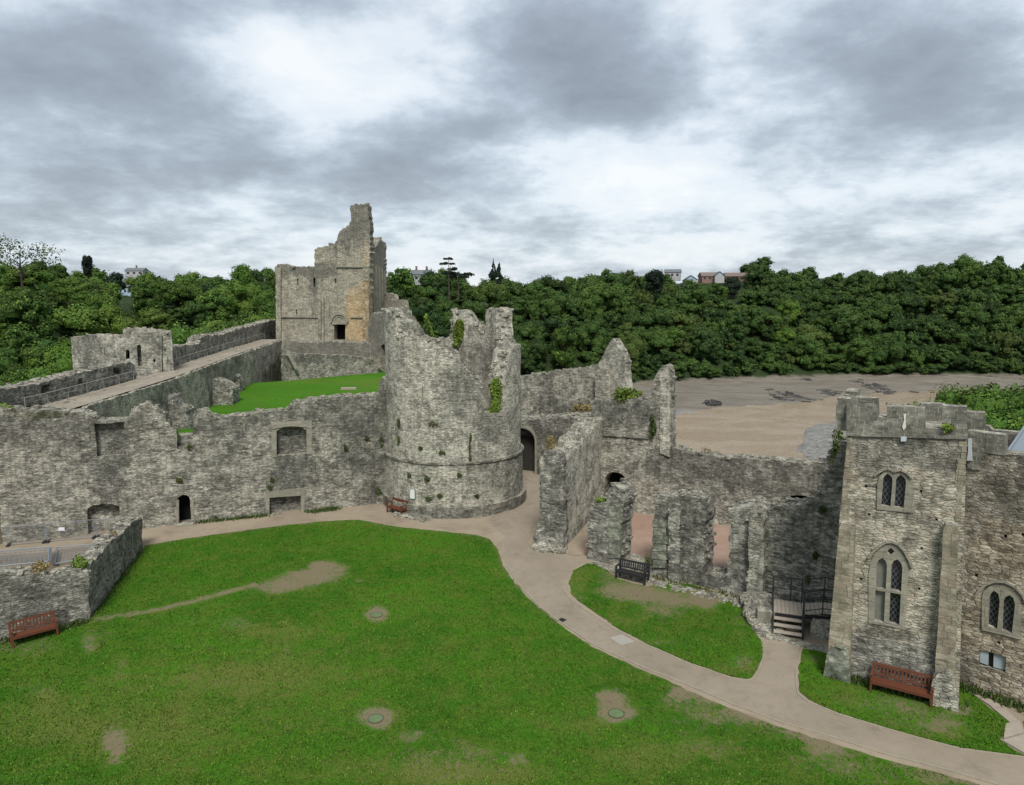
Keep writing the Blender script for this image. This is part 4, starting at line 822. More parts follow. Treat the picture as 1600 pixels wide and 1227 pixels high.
under(kp, wall('keep_side', KR, [(1.2, AT(577, 364, KD)[2]), (4, 25.3), (8, 23.8), (11, 22.6), (13, 22.3), (18, 23.2), (24, 24.5), (31, 24.6)], [(31, 7), (1.2, 7.5)], 1.8, M['keep'], stains_and_light=[(3, 12, 6, 8, 2, .35), (16, 15, 14, 8, 0, -.2), (10, 22, 14, 3, 0, .3)], rag=.2, caps=.2, capsize=2.2, res=.9, rough=.06))
for s in (6, 12, 18, 24, 30):
    under(kp, slab('pilaster_strip', KR, [(s, 7), (s+1.1, 7), (s+1.1, 19.5), (s, 19.5)], -.3, .1, M['dressed']))
kl = np.array([KA.x, KA.y]); KL = Plane(kl, kl+np.array([-3.2, 31.0])); KL.n = -KL.n; under(kp, wall('keep_side', KL, [(1.2, 18.8), (31, 18.5)], [(31, 5), (1.2, 6)], 1.8, M['keep'], res=1.5, rag=.2, caps=0))
KBk = Plane(kl+np.array([-3.2, 31.0]), ke); under(kp, wall('keep_back', KBk, [(0, 18.5), (KBk.L*.6, 19), (KBk.L, 24.6)], [(KBk.L, 7), (0, 5)], 1.8, M['keep'], res=1.5, rag=.2, caps=0))
for (u0, u1, v0, v1, o) in ((432.5, 440, 419, 533, -.3), (567.5, 577.5, 440, 533, -.34), (568, 577, 419, 439.5, -.3), (498, 502.2, 470, 533, -.3), (503.4, 507, 466, 533, -.3)):
    under(kp, slab('pilaster_strip', KP, px(KP, [(u0, v1), (u1, v1), (u1, v0), (u0, v0)]), o, .1, M['warmkeep'] if v0 == 440 else M['keep']))
for L in ([(526, 415.5), (577, 416), (577, 418.4), (526, 417.8)], [(440, 494.5), (498, 495), (498, 496.6), (440, 496)], [(548, 494.8), (577, 495.2), (577, 497), (548, 496.6)]):
    under(kp, slab('string_course', KP, px(KP, L), -.22, .1, M['dressed']))
def ringarc(W, cu, cv, r0, r1, o, name, n=14):
    mb = MB(); c = W.pix(cu, cv); k = W.pix(cu+10, cv)[0]-c[0]; r0_, r1_ = r0*k/10, r1*k/10
    for i in range(n):
        g0, g1 = math.pi*i/n, math.pi*(i+1)/n
        mb.prism([(c[0]+r0_*math.cos(g0), c[1]+r0_*math.sin(g0)), (c[0]+r1_*math.cos(g0), c[1]+r1_*math.sin(g0)), (c[0]+r1_*math.cos(g1), c[1]+r1_*math.sin(g1)), (c[0]+r0_*math.cos(g1), c[1]+r0_*math.sin(g1))], lambda s, z: W.pos(s, o, z), lambda s, z: W.pos(s, .1, z))
    return uvbox(mb.build(name, M['dressed']))
under(kp, ringarc(KP, 530.7, 503.5, 11.2, 14.2, -.25, 'door_arch')); under(kp, ringarc(KP, 530.7, 503.5, 7.5, 10.2, -.12, 'door_arch'))
under(kp, slab('door_lintel', KP, px(KP, [(519.5, 507), (542.5, 507), (542.5, 503.7), (519.5, 503.7)]), -.2, .1, M['dressed']))
under(kp, slab('wall_projection', KP, px(KP, [(492.5, 418), (531, 418), (531, 389), (510, 388), (492.5, 389.5)]), -.0-.02, .05, M['keep'])) if False else None
mb = MB(); q0 = KP.pos(1, 1.7, 17.6); q1 = KP.pos(13, 1.7, 17.6); 
# inner shadowed back wall stays open: ruined, roofless

# talus and retaining walls below the keep
TA = Plane(AT(443, 545, 96.5)[:2], AT(592, 545, 96.5)[:2])
ta = empty('keep_terrace_wall', TA.pos(7, 0, 4), 0, 'sloping grey stone terrace directly below the keep doorway', 'stone wall')
under(ta, wall('wall', TA, px(TA, [(440, 531), (470, 534.5), (520, 534), (538, 535), (580, 537), (592, 541)]), px(TA, [(594, 572), (440, 572)]), 4.2, M['keep'], stains_and_light=spx(TA, [(515, 545, 80, 14, 0, .35), (565, 540, 14, 5, 1, .5), (520, 540, 10, 6, 0, .5)]), caps=.1, rag=.12, res=.8))
RE = Plane(AT(444, 598, 84)[:2], AT(591, 580, 91.5)[:2])
re_ = empty('retaining_wall', RE.pos(5, 0, 4), 0, 'long retaining wall rising from the upper lawn below the keep', 'stone wall')
under(re_, wall('wall', RE, px(RE, [(444, 542), (458, 551), (473, 553.5), (515, 554), (557, 557), (584, 563), (590, 572)]), px(RE, [(592, 584), (568, 590), (505, 598), (444, 601)]), 1.0, M['curtain'], stains_and_light=spx(RE, [(530, 585, 90, 14, 0, -.5), (500, 562, 80, 10, 0, .3), (578, 568, 10, 10, 1, .7)]), caps=.4, rag=.07, res=.6))
under(re_, slab('sloping_brace', RE, px(RE, [(446, 555), (452, 553), (462, 575), (458, 578)]), -.8, .2, M['dressed']))
KW = Plane(AT(574, 560, 97)[:2], AT(612, 560, 94)[:2])
kw = empty('keep_gate_wall', KW.pos(1, 0, 5), 0, 'grey broken wall with a narrow doorway, between keep and round tower', 'castle wall')
under(kw, wall('wall', KW, px(KW, [(576, 498), (581, 490), (590, 489), (612, 490), (622, 492)]), px(KW, [(622, 592), (610, 588), (594, 572), (574, 571)]), 1.6, M['keep'], [dict(poly=px(KW, [(594.5, 569), (603, 572), (603, 541), (599, 538), (595, 541)]), depth=1.2, mat=M['black'], res=.5)], stains_and_light=spx(KW, [(583, 520, 14, 30, 0, .7), (600, 520, 14, 24, 0, .2)]), caps=.3, rag=.15, res=.6))
FB = Plane(AT(600, 480, 122)[:2], AT(634, 480, 119)[:2])
fb = empty('far_bailey_building', FB.pos(1, 0, 8), 0, 'small grey ruin with a ledge beyond the right side of the keep', 'building')
under(fb, wall('wall', FB, px(FB, [(600, 468), (631, 469.5), (633, 480)]), px(FB, [(634, 520), (600, 520)]), 1.0, M['keep'], caps=0, rag=.05, res=1))
under(fb, wall('upper_wall', shift(FB, -2), px(shift(FB, -2), [(600, 459), (609, 458), (616, 460), (618, 465)]), px(shift(FB, -2), [(619, 470), (600, 470)]), .8, M['keep'], caps=0, rag=.08, res=1))

# south wall with its walkway, parapet, rail and mural tower
SA, SB = np.array([-28.2, 44.5]), np.array([-31.6, 96.0]); SW = Plane(SA, SB)
sw = empty('walkway_wall', SW.pos(20, 0, 3), 0, 'long high wall carrying a gravel walkway with a rail, climbing towards the keep', 'castle wall')
wt = px(SW, [(104, 645), (119, 641), (150, 631), (184, 620.5), (240, 603), (280, 590), (335, 569), (390, 549), (444, 531)])
under(sw, wall('wall', SW, wt, [(wt[-1][0], 3), (0, 1)], 3.4, M['walk'], stains_and_light=spx(SW, [(150, 640, 60, 20, 0, .2), (300, 600, 60, 20, 0, .3), (190, 640, 30, 40, 0, -.2), (300, 620, 30, 40, 0, -.3), (260, 640, 20, 30, 0, .4), (340, 600, 14, 60, 0, .8), (370, 595, 8, 60, 0, .8), (437, 580, 8, 30, 1, .8), (425, 585, 7, 20, 1, .7), (413, 590, 5, 20, 1, .6), (400, 590, 20, 50, 0, -.3), (395, 585, 6, 20, 1, .5)])+[(25, 4, 60, 4, 0, -.12)], caps=.25, rag=.05, res=.7))
# walkway surface, a sheet on the wall top
mb = MB()
for (a, b) in zip(wt, wt[1:]):
    p = [SW.pos(a[0], .35, a[1]+.07), SW.pos(b[0], .35, b[1]+.07), SW.pos(b[0], 3.0, b[1]+.07), SW.pos(a[0], 3.0, a[1]+.07)]; mb.quad(p)
under(sw, mb.build('walkway', gravelmat('walkway gravel', (.22, .19, .15), (.27, .24, .19))))
def bpl(u, v, w_, vb, th=1.4, o=0):
    return None
for (u0, u1, vt, vb, name_) in ((262, 280, 612, 668, 0), (330, 352, 583, 634, 1), (367, 373, 575, 622, 2)):
    a = SW.pix(u0, vt+10); s0 = a[0]; ln = 2.2 if name_ < 2 else 1.2
    o_ = 1.7 if name_ == 0 else (2.0 if name_ == 1 else .5)
    B = Plane(np.array(SW.pos(s0, 0, 0)[:2]), np.array(SW.pos(s0, -o_, 0)[:2])); zt_ = a[1]+.3; zbq = bz(0, B.A[1])
    under(sw, wall('buttress', B, [(0, zt_), (o_*.35, zt_-1.0), (o_*.8, zbq+1.6), (o_, zbq+.4)] if name_ == 0 else [(0, zt_-.3), (o_*.5, zt_-.6), (o_, zt_-1.2)], [(o_, zbq), (0, zbq)], ln, M['dark'], caps=.7, rag=.1, rough=.1))
PA, PB = SW.pos(0, 3.2, 0)[:2], SW.pos(50, 3.2, 0)[:2]; PW = Plane(PA, PB)
pw = empty('parapet_wall', PW.pos(4, 0, 6), 0, 'thick parapet at the left, its flat rubble top sloping up to the mural tower', 'castle wall')
under(pw, wall('wall', PW, px(PW, [(-120, 628), (-40, 617), (0, 609), (60, 600), (105, 588.5), (145, 578), (192, 568), (206, 566), (212, 572)]), [(PW.pix(212, 600)[0], 5), (PW.pix(-120, 628)[0], 5)], 1.5, M['dark'], [dict(poly=px(PW, [(65, 618), (78, 615), (78, 600), (66, 602)]), depth=.6, mat=M['dark'], res=.4), dict(poly=px(PW, [(122, 603), (131, 600), (130, 590), (123, 592)]), depth=.7, mat=M['dark'], res=.4), dict(poly=px(PW, [(178, 584), (190, 586), (186, 575), (176, 574)]), depth=.5, mat=M['dark'], res=.4)], stains_and_light=spx(PW, [(100, 610, 60, 14, 0, -.1), (170, 590, 60, 14, 0, -.1)]), caps=.8, rag=.06, res=.55))
pw2 = empty('parapet_wall', PW.pos(30, 0, 8), 0, 'uneven parapet with broken humps between mural tower and keep', 'castle wall')
under(pw2, wall('wall', PW, px(PW, [(252, 547), (260, 544), (285, 541), (290, 538.5), (311, 540), (314, 528), (325, 524), (342, 523), (373, 515), (411, 504), (431, 499)]), [(PW.pix(431, 520)[0], 6), (PW.pix(252, 580)[0], 6)], 1.4, M['dark'], stains_and_light=spx(PW, [(390, 520, 50, 20, 0, -.4), (340, 540, 20, 20, 0, .2)]), caps=.7, rag=.1, res=.6))
WT1 = Plane(AT(121, 550, 66)[:2], AT(197, 550, 63.5)[:2]); WT2 = Plane(AT(197, 550, 63.0)[:2], AT(253, 550, 64.5)[:2])
wtw = empty('mural_tower', WT1.pos(3, 1, 6), 0, 'squat mural tower with small arched openings, on the wall at far left', 'tower')
under(wtw, wall('tower_left_face', WT1, px(WT1, [(121, 527), (135, 524), (157, 523), (180, 527), (197, 531)]), px(WT1, [(197, 620), (121, 630)]), 1.0, M['tower'], [dict(poly=rect(WT1, 163.6, 544.5, 165.4, 556), depth=.5, mat=M['black'], res=.5), dict(poly=rect(WT1, 178, 555.5, 181, 558), depth=.5, mat=M['black'], res=.5)], stains_and_light=spx(WT1, [(140, 538, 20, 14, 0, .5), (140, 565, 20, 20, 0, .35), (175, 540, 20, 20, 0, -.2)]), caps=.6, rag=.06, res=.5))
under(wtw, wall('tower_right_face', WT2, px(WT2, [(196, 531), (201, 526), (208, 522), (231, 519), (253, 522)]), px(WT2, [(253, 620), (196, 620)]), 1.0, M['tower'], [dict(poly=arch(WT2, 196.8, 203.2, 546.5, 550, 561), depth=.7, mat=M['black'], res=.4), dict(poly=arch(WT2, 216, 222.5, 538.5, 543, 573), depth=.6, mat=M['dark'], res=.4), dict(poly=rect(WT2, 240, 561, 243, 566), depth=.5, mat=M['black'], res=.5)], stains_and_light=spx(WT2, [(240, 540, 20, 30, 0, .25), (210, 540, 14, 24, 0, -.4)]), caps=.6, rag=.06, res=.5))
for (A_, B_, h) in ((WT1.pos(0, 0, 0), WT1.pos(0.4, 5, 0), 10.6), (WT1.pos(0.4, 4.6, 0), WT2.pos(WT2.L, 4, 0), 11.2), (WT2.pos(WT2.L, .2, 0), WT2.pos(WT2.L, 4.2, 0), 11.1)):
    P_ = Plane(A_[:2], B_[:2]); under(wtw, wall('tower_rear_face', P_, [(0, h), (P_.L*.5, h+.15), (P_.L, h)], [(P_.L, 3), (0, 3)], .9, M['tower'], caps=.6, rag=.05, res=.9))
for q in range(2):
    s_ = WT2.pix(219, 560)[0]
# walkway railing
M['rail'] = plain('galvanised rail', (.30, .30, .27), .6, metal=.1, var=.1)
rl = empty('railing', SW.pos(20, 1.9, 8), 0, 'long low metal railing following the walkway up to the keep', 'railing')
a0, a1 = wt[0][0]-.2, wt[-1][0]-1
def wz(s): 
    for a, b in zip(wt, wt[1:]):
        if a[0] <= s <= b[0]: return a[1]+(b[1]-a[1])*(s-a[0])/(b[0]-a[0])
    return wt[0][1] if s < wt[0][0] else wt[-1][1]
ks = [a0+(a1-a0)*i/22 for i in range(23)]
mb = MB()
for s, s2 in zip(ks, ks[1:]):
    p = SW.pos(s, 2.35, wz(s)+.98); q = SW.pos(s2, 2.35, wz(s2)+.98); mb.tube(p, q, .022, n=6)
    p = SW.pos(s, 2.35, wz(s)+.65); q = SW.pos(s2, 2.35, wz(s2)+.65); mb.tube(p, q, .010, n=5)
under(rl, mb.build('handrail', M['rail']))
for s in ks:
    mb = MB(); mb.tube(SW.pos(s, 2.35, wz(s)), SW.pos(s, 2.35, wz(s)+.98), .020, n=6); under(rl, mb.build('post', M['rail']))
# ------------------------------------------------------------------ terrain, river, mud
XE = [-900, -200, -60, 0, 47.7, 70, 100, 127, 172, 209, 300, 500, 1200]; YE = [520, 300, 195, 200, 214, 233, 244, 264, 279, 287, 285, 292, 330]
XT = [-900, -200, -60, 0, 44, 63, 88, 124, 168, 218, 300, 500, 1200]; YT = [560, 330, 235, 255, 275, 281, 293, 303, 308, 306, 300, 305, 345]
XN = [-60, -20, 0, 8, 12, 25, 40, 54, 60, 64, 67, 74, 85, 101, 130, 190, 260, 1200]; YN = [185, 150, 100, 66, 52, 42, 45, 60, 100, 145, 164, 180, 200, 214, 232, 262, 275, 300]
def sm(x): x = np.clip(x, 0, 1); return x*x*(3-2*x)
def vnoise(x, y, f, s=0): 
    return np.array([noise.fractal(Vector((a*f+s, b*f-s, s)), .9, 2.0, 4) for a, b in zip(np.atleast_1d(x).ravel(), np.atleast_1d(y).ravel())])
def terr(x, y):
    x = np.asarray(x, float); y = np.asarray(y, float)
    E, T, N = np.interp(x, XE, YE), np.interp(x, XT, YT), np.interp(x, XN, YN)
    D = np.hypot(x, y)
    mud = -21.97+3.2*np.clip((y-E)/np.maximum(T-E, 1), 0, 1)**1.2
    wood = -18.8+np.minimum((y-T)*.52, 30+.03*np.maximum(x-60, 0))+np.maximum(0, (D-420))*.02
    wood = wood+np.where(y > 330, 1, 0)*np.clip(25.0-wood, 0, 20)*np.exp(-(((x-118)/36)**2+((y-402)/26)**2)**2)
    far = np.where(y > T, wood, mud)
    near_c = -22.4+np.clip((N-y)*1.1, 0, 20.5)*1.0
    near_g = -22.05+np.clip((N-y)*.05, 0, 7)
    wg = sm((x-48)/14.0); near = near_c*(1-wg)+near_g*wg
    river = np.where(y > E, far, np.where(y > N, -24.0-0*y, near))
    # land to the left: a wooded dell, then rising hills
    el = np.maximum(0, -36-x)
    land = np.interp(D, [0, 60, 75, 150, 250, 400, 700, 1300, 3000], [-5, -6, -7, -6, -1, 6, 25, 46, 60])+15*np.exp(-((x+128)/32)**2-((y-172)/45)**2)+13*np.exp(-((x+105)/45)**2-((y-240)/40)**2)+8*np.exp(-((x+225)/35)**2-((y-415)/35)**2)
    land = np.where((x > -36) & (y < 170), -1.6, land) if True else land
    land = np.where(x > -36, -1.6+(land+1.6)*sm((y-125)/60), -1.6+(land+1.6)*sm(el/8.0))
    wl = sm((-40-x)/70.0) ; wl = np.where(y < 150, np.where(x < 10, 1.0, wl), np.maximum(wl, sm((170-y)/20.0)*(x < 10)))
    # inside the castle the ground lies under the court
    h = river*(1-wl)+land*wl
    cast = (x > -36) & (y < 60) & (x < 26-.0*y)
    edge = np.interp(y, [-100, 0, 36, 44, 48, 60, 125, 160], [40, 34, 26.5, 15, 9, 9, 6, -10])
    k = sm((edge+2-x)/6.0); inn = (y < 150)
    h = np.where(inn & (x > -36), h*(1-k)+(-1.6)*k, h)
    return h
angs = np.radians(np.linspace(-88, 88, 300)); rads = np.concatenate([[2], np.geomspace(8, 3500, 190)])
gx = np.sin(angs)[:, None]*rads[None]; gy = np.cos(angs)[:, None]*rads[None]-2
hz = terr(gx, gy)
bump_ = vnoise(gx, gy, .02, 3).reshape(gx.shape)*np.clip((np.hypot(gx, gy)-60)/200, 0, 1)*3
hz = hz+np.where(hz > -17, bump_, bump_*.08)
na, nr = gx.shape
V = np.stack([gx, gy, hz], -1).reshape(-1, 3); idx = np.arange(na*nr).reshape(na, nr)
Fq = np.stack([idx[:-1, :-1], idx[1:, :-1], idx[1:, 1:], idx[:-1, 1:]], -1).reshape(-1, 4)
def npmesh(name, V, Fq, m, smooth=False):
    me = bpy.data.meshes.new(name); me.vertices.add(len(V)); me.vertices.foreach_set('co', np.asarray(V, 'f').ravel())
    n = len(Fq); me.loops.add(n*4); me.loops.foreach_set('vertex_index', np.asarray(Fq, 'i').ravel())
    me.polygons.add(n); me.polygons.foreach_set('loop_start', np.arange(n, dtype='i')*4)
    if smooth: me.polygons.foreach_set('use_smooth', np.ones(n, bool))
    me.materials.append(m); me.update(calc_edges=True); return me
gmm, n, b = mat('terrain'); P = n.add('ShaderNodeNewGeometry').outputs['Position']; zc = n.add('ShaderNodeSeparateXYZ', {0: P})
low = n.step(n.math('ADD', zc.outputs[2], n.math('MULTIPLY', n.noise(P, .12, 4, .6), 2.5)), -17.2, -16.2)
mstr = n.noise(n.vmath('MULTIPLY', P, (.05, .22, 1)), 1.0, 7, .65, 1.0); mf = n.noise(P, .9, 6, .7)
mudc = n.mix(n.step(mstr, .35, .65), (.175, .152, .120), (.25, .222, .178)); mudc = n.mix(n.math('MULTIPLY', n.step(mf, .5, .8), .5), mudc, (.15, .13, .105))
rk = n.math('MULTIPLY', n.step(n.noise(n.vmath('MULTIPLY', P, (.07, .16, 1)), 1.0, 7, .72, .8), .61, .66), n.step(zc.outputs[0], 40, 110)); rk = n.math('MULTIPLY', rk, n.step(zc.outputs[1], 235, 250))
mudc = n.mix(rk, mudc, (.05, .05, .048))
grv = n.math('MULTIPLY', n.step(n.math('SUBTRACT', zc.outputs[1], n.math('MULTIPLY', n.math('SUBTRACT', zc.outputs[0], 85), .1)), 236, 228), n.step(zc.outputs[0], 46, 56)); vor = n.add('ShaderNodeTexVoronoi', {'Vector': P, 'Scale': 1.1})
mudc = n.mix(grv, mudc, n.mix(vor.outputs['Color'], (.16, .155, .14), (.40, .38, .35)))
und = n.mix(n.noise(P, .5, 5, .6), (.018, .034, .010), (.040, .07, .018))
n.put(b.inputs['Base Color'], n.mix(low, mudc, und)); n.put(b.inputs['Roughness'], n.mix(low, .75, .95))
n.put(b.inputs['Normal'], n.add('ShaderNodeBump', {'Height': n.math('ADD', mf, mstr), 'Distance': 1.6, 'Strength': .9}).outputs[0])
o = bpy.data.objects.new('terrain', npmesh('terrain', V, Fq, gmm, True)); COL.objects.link(o); o['kind'] = 'structure'
wm, n, b = mat('river water'); P = n.add('ShaderNodeNewGeometry').outputs['Position']
k = n.noise(n.vmath('MULTIPLY', P, (.03, .05, 1)), 1.0, 5, .6, 1.5); rp = n.noise(n.vmath('MULTIPLY', P, (.5, 1.6, 1)), 1.0, 5, .65)
n.put(b.inputs['Base Color'], n.mix(n.step(k, .4, .62), (.255, .19, .12), (.31, .245, .17))); n.put(b.inputs['Roughness'], n.math('ADD', .12, n.math('MULTIPLY', rp, .3))); n.put(b.inputs['Specular IOR Level'], .5)
n.put(b.inputs['Normal'], n.add('ShaderNodeBump', {'Height': rp, 'Distance': .35, 'Strength': .8}).outputs[0])
mb = MB(); mb.quad([(-300, 60, -22), (900, 60, -22), (900, 420, -22), (-300, 420, -22)]); tag(mb.build('river_water', wm), kind='structure')
# dark rocks on the mud
mb = MB(); rr = random.Random(9)
rockm = plain('dark wet rock', (.065, .062, .058), .6, var=.4)
for (u, v, n_, ru, rv) in ((1240, 618, 60, 34, 7), (1293, 612, 34, 16, 5), (1375, 606, 60, 26, 9), (1260, 600, 16, 10, 3), (1400, 615, 30, 20, 3), (1440, 612, 16, 12, 3), (1215, 620, 20, 12, 5), (1345, 603, 20, 14, 4)):
    for _ in range(n_):
        g = rr.gauss(0, .5); x, y = G(u+g*ru, v+g*rv*.55+rr.gauss(0, .25)*rv, -21); z = float(terr(x, y)); s = rr.uniform(.3, 1.3); mb.box((x, y, z+.02), (s*2.4, s*1.0, s*.4), Matrix.Rotation(rr.uniform(-.9, .5), 3, 'Z'), jit=.22)
tag(mb.build('foreshore_rocks', rockm), kind='stuff')
mb = MB()
for _ in range(26):
    x, y = G(1112+rr.gauss(0, 5), 629+rr.gauss(0, 1.2), -21); mb.box((x, y, float(terr(x, y))+.3), (rr.uniform(1, 4), .35, .5), Matrix.Rotation(rr.uniform(0, 3), 3, 'Z') @ Matrix.Rotation(rr.uniform(-.3, .3), 3, 'Y'), jit=.15)
tag(mb.build('driftwood_wreck', rockm), 'dark heap of old timbers stranded on the mudflat', 'driftwood')

# ------------------------------------------------------------------ foliage
def leafmat(name, c0, c1, c2):
    m, n, b = mat(name)
    a = n.add('ShaderNodeAttribute', attribute_name='tint'); tr = n.add('ShaderNodeSeparateColor', {0: a.outputs['Color']})
    oi = n.math('FRACT', n.math('ADD', n.add('ShaderNodeObjectInfo').outputs['Random'], tr.outputs[2]))
    c = n.mix(oi, c0, c1); c = n.mix(n.math('MULTIPLY', tr.outputs[0], .55), c, c2)
    oi2 = n.math('FRACT', n.math('MULTIPLY', oi, 17.31)); c = n.mix(n.math('MULTIPLY', n.step(oi2, .86, 1.0), .45), c, (.085, .085, .022))
    oi3 = n.math('FRACT', n.math('MULTIPLY', oi, 7.77)); c = n.mix(n.math('MULTIPLY', n.step(oi3, .3, 1.0), .55), c, tuple(x*.5 for x in c0))
    c = n.mix(n.math('MULTIPLY', tr.outputs[1], .5), c, tuple(min(1, x*1.7) for x in c2))
    n.put(b.inputs['Base Color'], c); n.put(b.inputs['Roughness'], .75); n.put(b.inputs['Specular IOR Level'], .15)
    return m
M['leaf'] = leafmat('broad leaves', (.014, .036, .011), (.048, .094, .018), (.070, .115, .024))
M['leafnear'] = leafmat('bright leaves', (.032, .090, .014), (.066, .135, .018), (.10, .16, .025))
M['leafdark'] = leafmat('evergreen needles', (.008, .016, .010), (.012, .022, .012), (.02, .032, .016))
M['ivy'] = leafmat('ivy leaves', (.075, .13, .02), (.10, .17, .02), (.15, .21, .035))
M['drygrass'] = leafmat('dry grass', (.16, .13, .05), (.20, .16, .07), (.28, .22, .10))
M['wallgreen'] = leafmat('wall plants', (.035, .06, .015), (.05, .08, .02), (.09, .12, .03))
M['bark'] = plain('bark', (.05, .042, .032), .95, var=.4, scale=2)
def crown(seed, n_cl, per, rx, rz, z0, leaf, spread=.62, squash=.8, core=True, cl_r=(.30, .48)):
    """crown of leaf clumps: arrays of quads"""
    rg = np.random.default_rng(seed); Vs, Ts = [], []
    for c in range(n_cl):
        d = rg.normal(size=3); d /= np.linalg.norm(d); rad = rg.uniform(.25, 1)**.5*spread
        cz = d[2]*rad; ctr_ = np.array([d[0]*rad*rx, d[1]*rad*rx, z0+rz*(1+cz)]); cr = rx*rg.uniform(*cl_r); tint = rg.uniform(0, 1)
        k = int(per*rg.uniform(.7, 1.3)); v = rg.normal(size=(k, 3)); v /= np.linalg.norm(v, axis=1)[:, None]; v[:, 2] = np.where(v[:, 2] < -.35, -v[:, 2], v[:, 2])
        lump = 1+.22*np.sin(v[:, 0]*5+seed)*np.cos(v[:, 1]*5+c)
        p = ctr_+v*cr*lump[:, None]*rg.uniform(.68, 1.16, (k, 1))*np.array([1, 1, squash])
        nn = v+rg.normal(size=(k, 3))*.30; nn /= np.linalg.norm(nn, axis=1)[:, None]
        a = np.cross(nn, rg.normal(size=(k, 3))); a /= np.linalg.norm(a, axis=1)[:, None]; b_ = np.cross(nn, a); s = leaf*rg.uniform(.5, 1.25, (k, 1))
        q = np.stack([p-a*s-b_*s*.7, p+a*s-b_*s*.45, p+a*s*.8+b_*s*.75, p-a*s*.7+b_*s*.6], 1); Vs.append(q.reshape(-1, 3))
        hi = (rg.random(k) < .12)*1.0; Ts.append(np.repeat(np.stack([np.clip(np.full(k, tint)+rg.uniform(-.2, .2, k), 0, 1), hi, np.zeros(k), np.ones(k)], 1), 4, 0))
        if core:
            th = np.linspace(0, 2*np.pi, 7)[:-1]; ringz = [-.6, 0, .6]; pts = []
            for zr_ in ringz:
                rr_ = math.sqrt(1-zr_**2)*.78*cr; pts.append(np.stack([ctr_[0]+rr_*np.cos(th), ctr_[1]+rr_*np.sin(th), np.full(6, ctr_[2]+zr_*cr*squash*.85)], 1))
            for j in range(2):
                for i in range(6): Vs.append(np.array([pts[j][i], pts[j][(i+1) % 6], pts[j+1][(i+1) % 6], pts[j+1][i]])); Ts.append(np.tile([tint*.5, 0, 0, 1], (4, 1)))
            for i in (0, 2, 4): Vs.append(np.array([pts[2][i], pts[2][(i+1) % 6], pts[2][(i+2) % 6], [ctr_[0], ctr_[1], ctr_[2]+cr*squash*.7]])); Ts.append(np.tile([tint*.5, 0, 0, 1], (4, 1)))
    return np.concatenate(Vs), np.concatenate(Ts)
def trunkq(h, r, seed, limbs=5, rx=4, top=.9):
    """tapered trunk with limbs as quads"""
    rg = random.Random(seed); out = []
    def cyl(a, b, r0, r1):
        a, b = Vector(a), Vector(b); ax = (b-a).normalized(); u = ax.orthogonal().normalized(); w_ = ax.cross(u)
        for i in range(6):
            g0, g1 = math.pi*i/3, math.pi*(i+1)/3
            out.append([tuple(a+(u*math.cos(g0)+w_*math.sin(g0))*r0), tuple(a+(u*math.cos(g1)+w_*math.sin(g1))*r0), tuple(b+(u*math.cos(g1)+w_*math.sin(g1))*r1), tuple(b+(u*math.cos(g0)+w_*math.sin(g0))*r1)])
    cyl((0, 0, -1.5), (0, 0, h*.5), r, r*.7); cyl((0, 0, h*.5), (rg.uniform(-.3, .3), rg.uniform(-.3, .3), h*top), r*.7, r*.25)
    for i in range(limbs):
        g = rg.uniform(0, 6.28); z = h*rg.uniform(.35, .7); cyl((0, 0, z), (math.cos(g)*rx*.6, math.sin(g)*rx*.6, z+h*.25), r*.4, r*.1)
    return np.array(out).reshape(-1, 3)
def leafmesh(name, V, T, m, trunk=None):
    nV = len(V)
    if trunk is not None: V = np.concatenate([V, trunk]); T = np.concatenate([T, np.tile([0, 0, 0, 1], (len(trunk), 1))])
    Fq = np.arange(len(V)).reshape(-1, 4); me = npmesh(name, V, Fq, m)
    if trunk is not None:
        me.materials.append(M['bark']); mi = np.zeros(len(Fq), 'i'); mi[nV//4:] = 1; me.polygons.foreach_set('material_index', mi)
    a = me.color_attributes.new('tint', 'FLOAT_COLOR', 'POINT'); a.data.foreach_set('color', T.astype('f').ravel()); me.update(); return me
FARM, FARRAW = [], []
for i in range(7):
    rx = (4.6, 5.2, 4.2, 5.6, 3.8, 4.9, 5.0)[i]; rz = (4.6, 4.4, 5.2, 5.0, 5.6, 4.2, 6.0)[i]
    Vc, Tc = crown(100+i, 34, 190, rx*1.02, rz*1.08, -.6, .20, spread=.74, cl_r=(.16, .44)); tk = trunkq(9, .3, i, 3); FARM.append(leafmesh('broadleaf_tree', Vc, Tc, M['leaf'], tk)); FARRAW.append(crown(100+i, 22, 68, rx, rz*1.08, -.6, .33, core=True, spread=.72, cl_r=(.18, .46)))
NEARM = []
for i in range(4):
    Vc, Tc = crown(300+i, 30, 600, 5.6, 6.0, 0.6, .125, cl_r=(.24, .40), spread=.72); NEARM.append(leafmesh('broadleaf_tree', Vc, Tc, M['leafnear'], trunkq(10, .35, i+9, 5)))
M['leafmid'] = leafmat('mid green leaves', (.026, .068, .012), (.072, .135, .020), (.105, .155, .026))
MIDM = []
for q in FARM:
    k = q.copy(); k.materials[0] = M['leafmid']; MIDM.append(k)
rgn = random.Random(4); cands = []
def h1(x, y): return float(terr(np.array([x]), np.array([y]))[0])
